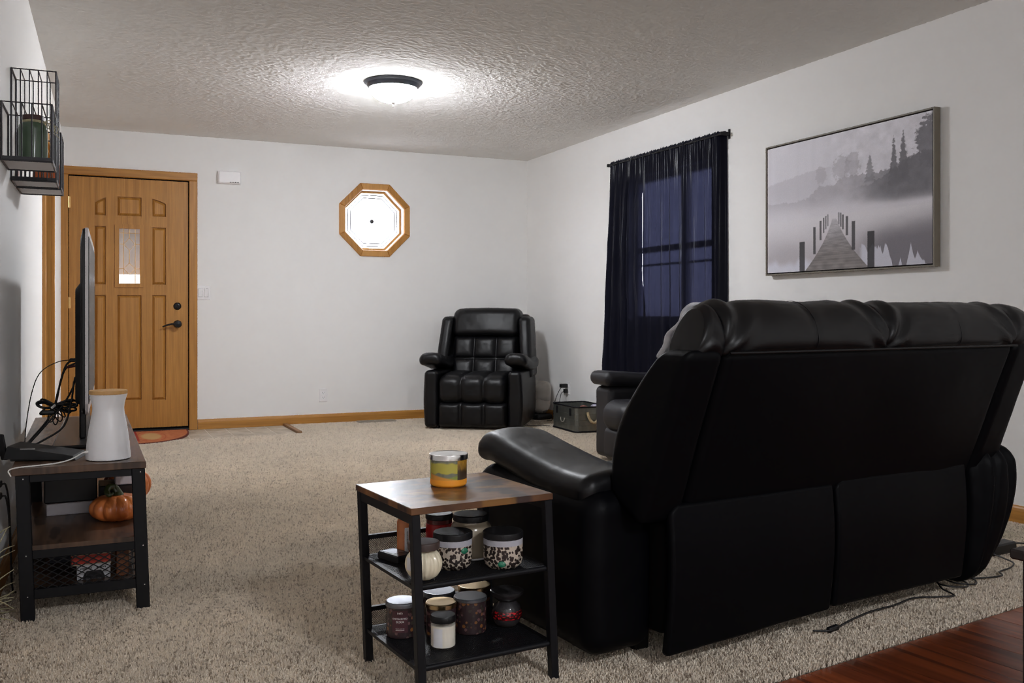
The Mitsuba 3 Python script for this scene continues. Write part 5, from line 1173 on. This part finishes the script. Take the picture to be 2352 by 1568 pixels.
# glass pumpkins
mat('pumpkin_glass', P(lambda p, n, uv: mix((0.45, 0.075, 0.010), (0.78, 0.26, 0.07), fbm(p.x * 26, p.y * 26, p.z * 20, 3))), 0.10, clearcoat=1.0, spec=0.6)
mat('stem_glass', (0.035, 0.05, 0.012), 0.1, clearcoat=1.0, spec=0.6)
def pumpkin(x, y, z, r, h, lab, lobes=9, ph=0.0):
    k = thing('glass_pumpkin', lab, 'pumpkin')
    t = np.linspace(-np.pi / 2 + 0.02, np.pi / 2 - 0.02, 24); prof = [(r * (0.16 + 0.84 * math.cos(a) ** 0.75), h / 2 + h / 2 * math.sin(a) * (1 - 0.0)) for a in t]; prof = [(0.0, prof[0][1] + 0.004)] + prof + [(0.0, prof[-1][1] - h * 0.12)]
    m = lathe(prof, 108, 0, 0, 0); v = np.array(m.vertices); a = np.arctan2(v[:, 1], v[:, 0]) + ph; v[:, :2] *= (0.82 + 0.18 * np.abs(np.cos(a * lobes / 2)) ** 0.6)[:, None]
    part(k, 'body', trimesh.Trimesh(v + [x, y, z], m.faces, process=False), 'pumpkin_glass', True)
    s = h * 0.9
    pts = [(x + 0.02 * s, y, z + h * 0.86), (x - 0.02 * s, y, z + h + 0.14 * s), (x - 0.16 * s, y, z + h + 0.34 * s), (x - 0.34 * s, y - 0.01, z + h + 0.36 * s), (x - 0.42 * s, y - 0.02, z + h + 0.20 * s), (x - 0.32 * s, y - 0.03, z + h + 0.07 * s), (x - 0.16 * s, y - 0.025, z + h + 0.12 * s)]
    part(k, 'stem', tube(pts, [0.026 * h / 0.085, 0.015 * h / 0.085, 0.012 * h / 0.085, 0.011 * h / 0.085, 0.010 * h / 0.085, 0.008 * h / 0.085, 0.004 * h / 0.085], 12, 8), 'stem_glass', True, 'dark green curled stem')
pumpkin(0.105, 3.60, 0.229, 0.092, 0.088, 'smaller orange glass pumpkin at the near end of the middle shelf', 11, 0.2)
pumpkin(0.150, 3.958, 0.229, 0.090, 0.118, 'bigger orange glass pumpkin poking out past the front of the television stand', 10, 0.0)
# console and other devices on the middle shelf
gc = thing('game_console', 'grey edged black console box on the middle shelf of the television stand', 'game console')
mat('console_grey', (0.62, 0.59, 0.63), 0.45)
def gput(n, m, mt): part(gc, n, place(m, -0.03, 3.70, 0.03, 0.229), mt)
gput('case', box(-0.092, 0.080, 0.06, 0.30, 0.0, 0.042, 0.002), 'console_grey')
gput('upper_case', box(-0.100, 0.075, 0.07, 0.32, 0.0425, 0.172, 0.004), 'plastic_black')
sb = thing('set_top_box', 'grey set top box standing behind the console on the middle shelf', 'set top box')
part(sb, 'case', box(0.102, 0.172, 3.72, 3.86, 0.330, 0.400, 0.003), 'console_grey')
part(sb, 'base', box(0.048, 0.174, 3.718, 3.862, 0.2295, 0.3298, 0.003), 'plastic_black')
# games on the bottom shelf
mat('box_red', (0.42, 0.03, 0.015), 0.5)
mat('box_blue', (0.012, 0.014, 0.035), 0.4)
mat('box_white', (0.50, 0.50, 0.53), 0.5)
mat('box_cream', (0.42, 0.36, 0.27), 0.6)
mat('book_brown', P(lambda p, n, uv: mix((0.11, 0.030, 0.008), (0.20, 0.065, 0.018), fbm(p.x * 80, p.y * 30, p.z * 60, 3))), 0.5)
g1 = thing('game_box', 'red game box lying on top of a white and black box behind the mesh', 'box')
part(g1, 'carton', place(box(-0.058, 0.058, 0, 0.16, 0.0, 0.030, 0.001), 0.020, 3.355, 0.02, 0.142), 'box_red')
part(g1, 'edge', place(cat([box(-0.060, 0.060, -0.002, 0.162, -0.003, 0.0005), box(-0.060, 0.060, -0.002, 0.162, 0.0295, 0.032)]), 0.020, 3.355, 0.02, 0.142), 'box_cream', False, 'cream edges')
g2_ = thing('game_box', 'white game box with a black arch print behind the mesh', 'box')
part(g2_, 'carton', place(box(-0.050, 0.050, 0, 0.14, 0.0, 0.048, 0.001), 0.028, 3.360, 0.02, 0.0905), 'box_white')
ar = Point(0, 0).buffer(0.033, 24).intersection(sbox(-0.04, 0, 0.04, 0.026)); m = to_xz(prism(ar, 0.0006), 0.0002)
part(g2_, 'print', place(m, 0.028, 3.3598, 0.02, 0.0915), 'plastic_dark_matt', False, 'black arch')
part(g2_, 'lettering', place(cat([box(-0.040 + 0.006 * k_, -0.0365 + 0.006 * k_, -0.0006, 0.0002, 0.033, 0.0375) for k_ in range(6)] + [box(0.008 + 0.006 * k_, 0.0115 + 0.006 * k_, -0.0006, 0.0002, 0.034, 0.0385) for k_ in range(5)]), 0.028, 3.360, 0.02, 0.0905), 'plastic_dark_matt')
g3_ = thing('game_box', 'dark blue game case stack at the back of the bottom shelf', 'box')
for k_ in range(4): part(g3_, 'case', place(box(-0.075, 0.075, 0, 0.19, 0.0, 0.0225, 0.001), -0.035 + 0.004 * (k_ % 2), 3.62, 0.05 * (k_ - 1.5) * 0.5, 0.0905 + k_ * 0.0232), 'box_blue' if k_ != 3 else 'box_red')
g4_ = thing('book', 'brown book standing upright behind the mesh at the right', 'book')
part(g4_, 'cover', place(box(-0.016, 0.022, 0, 0.15, 0.0, 0.092, 0.002), 0.112, 3.36, 0.0, 0.0905), 'book_brown')
part(g4_, 'pages', place(box(-0.012, 0.018, 0.002, 0.152, 0.003, 0.0925), 0.112, 3.36, 0.0, 0.0905), 'box_cream')
g5_ = thing('wire_basket', 'small black wire file standing beside the brown book', 'basket')
part(g5_, 'wires', cat([tube([(0.148, 3.37, 0.094 + k_ * 0.006), (0.148, 3.52, 0.094 + k_ * 0.006)], 0.0011, 5) for k_ in range(15)] + [tube([(0.148, y_, 0.092), (0.148, y_, 0.182)], 0.0016, 6) for y_ in (3.37, 3.445, 3.52)]), 'cable_grey', True)

# outlet with plugs and dried stalks left of the stand
o3 = thing('wall_outlet', 'outlet on the left wall beside the television stand with black plugs', 'outlet')
def on_left(m): v = np.array(m.vertices); return left_wall(trimesh.Trimesh(np.stack([-v[:, 1], v[:, 0], v[:, 2]], 1), m.faces, process=False))
duplex(o3, 3.45, 0.385, on_left)
for z_, lab in ((0.405, 'black plug in the upper socket beside the television stand'), (0.366, 'black plug in the lower socket beside the television stand')):
    k = thing('plug', lab, 'plug')
    part(k, 'body', left_wall(box(0.009, 0.034, 3.435, 3.465, z_ - 0.010, z_ + 0.010, 0.003)), 'plastic_black')
    part(k, 'cord', left_wall(tube([(0.034, 3.45, z_), (0.046, 3.455, z_ - 0.01), (0.052, 3.49, z_ - 0.10), (0.055, 3.55, 0.05), (0.06, 3.62, 0.006)], 0.003, 7, 8)), 'cable_black', True)
ds = thing('dried_stalks', 'bunch of pale dried stalks low beside the left leg of the television stand', 'dried stalks')
mat('straw', P(lambda p, n, uv: mix((0.30, 0.27, 0.15), (0.52, 0.48, 0.33), noise(p.x * 50, p.y * 50, p.z * 40))), 0.8)
for i in range(15):
    z_ = rng.uniform(0.0, 0.05) if i < 8 else rng.uniform(0.02, 0.24); b0 = np.array([-0.272, 3.36 + rng.uniform(-.05, .05), 0.004 + z_]); a = rng.uniform(-0.3, 0.6) if i < 8 else rng.uniform(0.3, 1.3); ln = rng.uniform(0.07, 0.13)
    d = np.array([math.cos(a), rng.uniform(-0.25, 0.1), math.sin(a)]); s = rng.uniform(-.015, .015)
    e = b0 + d * ln; e[0] = min(e[0], -0.200); mid = (b0 + e) / 2 + [0, 0, abs(s)]
    e[2] = max(e[2], 0.004); mid[2] = max(mid[2], 0.004)
    part(ds, 'stalk', tube([b0, mid, e], [0.0026, 0.0022, 0.0014], 6, 5), 'straw', True)

# ------------------------------------------------------------------ wire baskets on the left wall
mat('wire_dark', (0.014, 0.013, 0.018), 0.4)
mat('board_pale', (0.50, 0.47, 0.46), 0.7)
def wire_basket(y0, ln, z0, h, d, lab, nx=5, nyw=4):
    k = thing('wire_wall_basket', lab, 'wire basket')
    R_ = 0.0034; r_ = 0.0022
    def rod(a, b, r=r_): return tube([a, b], r, 7)
    fr = []
    x0, x1, y1, z1 = 0.004, d, y0 + ln, z0 + h
    for y in (y0, y1):
        for x in (x0, x1): fr.append(rod((x, y, z0), (x, y, z1), R_))
        fr += [rod((x0, y, z1), (x1, y, z1)), rod((x0, y, z0), (x1, y, z0), R_)]
    for x in (x0, x1): fr += [rod((x, y0, z1), (x, y1, z1), R_), rod((x, y0, z0), (x, y1, z0), R_)]
    part(k, 'frame', left_wall(cat(fr)), 'wire_dark', True)
    for i in range(1, nx):
        x = x0 + (x1 - x0) * i / nx
        part(k, 'wire', left_wall(cat([rod((x, y0, z0), (x, y0, z1)), rod((x, y0, z1), (x, y1, z1)), rod((x, y1, z1), (x, y1, z0))])), 'wire_dark', True)
    for i in range(1, nyw):
        y = y0 + ln * i / nyw
        part(k, 'wire', left_wall(rod((x1, y, z0), (x1, y, z1))), 'wire_dark', True)
    part(k, 'shelf_board', left_wall(box(x0 + .002, x1 - .002, y0 + .004, y1 - .004, z0 + 0.001, z0 + 0.012, 0.001)), 'board_pale', False, 'pale board floor')
    part(k, 'tray_rim', left_wall(cat([box(x0, x1 + .002, y0 - .002, y0 + .002, z0 + 0.002, z0 + 0.014), box(x1 - .002, x1 + .002, y0, y1, z0 + 0.002, z0 + 0.014)])), 'wire_dark')
    return k
wire_basket(3.75, 0.25, 1.497, 0.205, 0.164, 'nearest of the wire wall baskets, holding the green jar')
wire_basket(4.12, 0.20, 1.474, 0.433, 0.160, 'tallest of the wire wall baskets, rising above the others')
wire_basket(4.36, 0.22, 1.474, 0.235, 0.166, 'farthest of the wire wall baskets, next to the door')
mat('green_glass', P(lambda p, n, uv: mix((0.030, 0.060, 0.034), (0.070, 0.115, 0.068), fbm(p.x * 20, p.y * 20, p.z * 14, 3))), 0.15, clearcoat=1.0)
mat('rust_lid', (0.055, 0.022, 0.020), 0.5)
jx, jy = -0.354 + 0.0224 * 3.87 + 0.096, 3.868
gj = thing('glass_jar', 'dark green glass jar with brown lid and twine in the nearest wall basket', 'jar')
jz = 1.511
part(gj, 'body', lathe([(0, 0), (0.042, 0), (0.047, 0.004), (0.0485, 0.012), (0.0485, 0.118), (0.046, 0.132), (0.038, 0.142), (0.0355, 0.146), (0.0355, 0.155)], 36, jx, jy, jz), 'green_glass', 40)
part(gj, 'lid', lathe(lid(0.0375, 0.150, 0.019), 32, jx, jy, jz), 'rust_lid', 40)
part(gj, 'twine', cat([tube([(jx + 0.0385 * math.cos(t), jy + 0.0385 * math.sin(t), jz + 0.142 + 0.003 * k_ + 0.001 * math.sin(3 * t)) for t in np.linspace(0, 6.2832, 30)], 0.0017, 6) for k_ in range(3)] + [tube([(jx + 0.03, jy - 0.026, jz + 0.145), (jx + 0.05 + 0.01 * k_, jy - 0.035, jz + 0.14 - 0.004 * k_), (jx + 0.055 + 0.008 * k_, jy - 0.03, jz + 0.118 - 0.005 * k_)], 0.0012, 5, 5) for k_ in range(4)] + [tube([(jx + 0.032, jy - 0.025, jz + 0.144), (jx + 0.058, jy - 0.035, jz + 0.150 - 0.012 * k_), (jx + 0.070 + 0.006 * k_, jy - 0.04, jz + 0.135 - 0.016 * k_)], 0.0014, 5, 5) for k_ in range(4)]), 'straw', True, 'straw twine')
mat('orange_pot', (0.55, 0.12, 0.025), 0.45)
oj = thing('orange_candle', 'orange square candle standing in the farthest wall basket', 'candle')
ox_, oy_ = -0.354 + 0.0224 * 4.47 + 0.105, 4.47
part(oj, 'wax', place(rb(-0.046, 0.056, -0.06, 0.06, 0, 0.10, 0.008, 6, 3), ox_, oy_, 0.0, 1.4875), 'orange_pot', True)

# ------------------------------------------------------------------ door mat
MX, MY, MA, MB = 0.365, 7.755, 0.405, 0.365
def mat_color(p, n, uv):
    x = (p.x - MX) / MA; y = (p.y - 7.91) / 0.55; a = dr.abs(x)
    c = mix((0.30, 0.075, 0.032), (0.42, 0.17, 0.08), fbm(p.x * 40, p.y * 40, 1.0, 3))
    e = dr.square((a - 0.27) / 0.20) + dr.square((y + 0.12) / 0.42)
    c = mix(c, (0.40, 0.27, 0.12), (1 - smoothstep(0.5, 1.1, e)) * 0.75)
    c = mix(c, (0.25, 0.035, 0.028), (1 - smoothstep(0.02, 0.05, dr.abs(x))) * smoothstep(-0.75, -0.5, y))
    c = mix(c, (0.27, 0.055, 0.028), (1 - smoothstep(0.0, 0.22, dr.abs(e - 1.7))) * 0.7)
    c = mix(c, (0.17, 0.19, 0.09), (1 - smoothstep(0.08, 0.12, dr.sqrt(dr.square(x + 0.12) + dr.square((y + 0.85) * 0.8)))))
    return c
mat('mat_pile', P(mat_color), 0.95, spec=0.05, bump=lambda p, n, uv: noise(p.x * 260, p.y * 260, 1.0), bscale=0.003)
half = Polygon([(MX + MA * math.cos(t), 8.205 - 0.80 * abs(math.sin(t)) ** 0.8 * 0.95) for t in np.linspace(0, np.pi, 60)])
dm = thing('door_mat', 'half round orange pumpkin patterned mat on the tiles at the front door', 'door mat')
m = prism(half, 0.010); m.apply_translation((0, 0, -0.0075)); part(dm, 'pile', m, 'mat_pile')
m = prism(half.buffer(0.006).difference(half.buffer(-0.006)), 0.0115); m.apply_translation((0, 0, -0.0078)); mat('mat_edge', (0.085, 0.016, 0.010), 0.9); part(dm, 'border', m, 'mat_edge', False, 'dark red edge')

# ------------------------------------------------------------------ groups of alike things
for k in list(labels):
    d = labels[k]
    if '__' in k or 'category' not in d: continue
    for start, grp in (('candle', 'candles on the side table'), ('wall_outlet', 'wall outlets'), ('wire_wall_basket', 'wire baskets on the left wall'), ('curtain', 'black curtain panels'), ('glass_pumpkin', 'glass pumpkins on the television stand'),
                       ('game_box', 'boxes on the bottom shelf of the television stand'), ('plug', 'plugs in the outlet by the television stand'), ('charger', 'plugs in the outlet above the metal bin'), ('rolled_cloth', 'rolled cloths in the metal bin'), ('ceiling_light', 'flush ceiling lights')):
        if k == start or (k.startswith(start + '_') and k[len(start) + 1:].isdigit()): d['group'] = grp
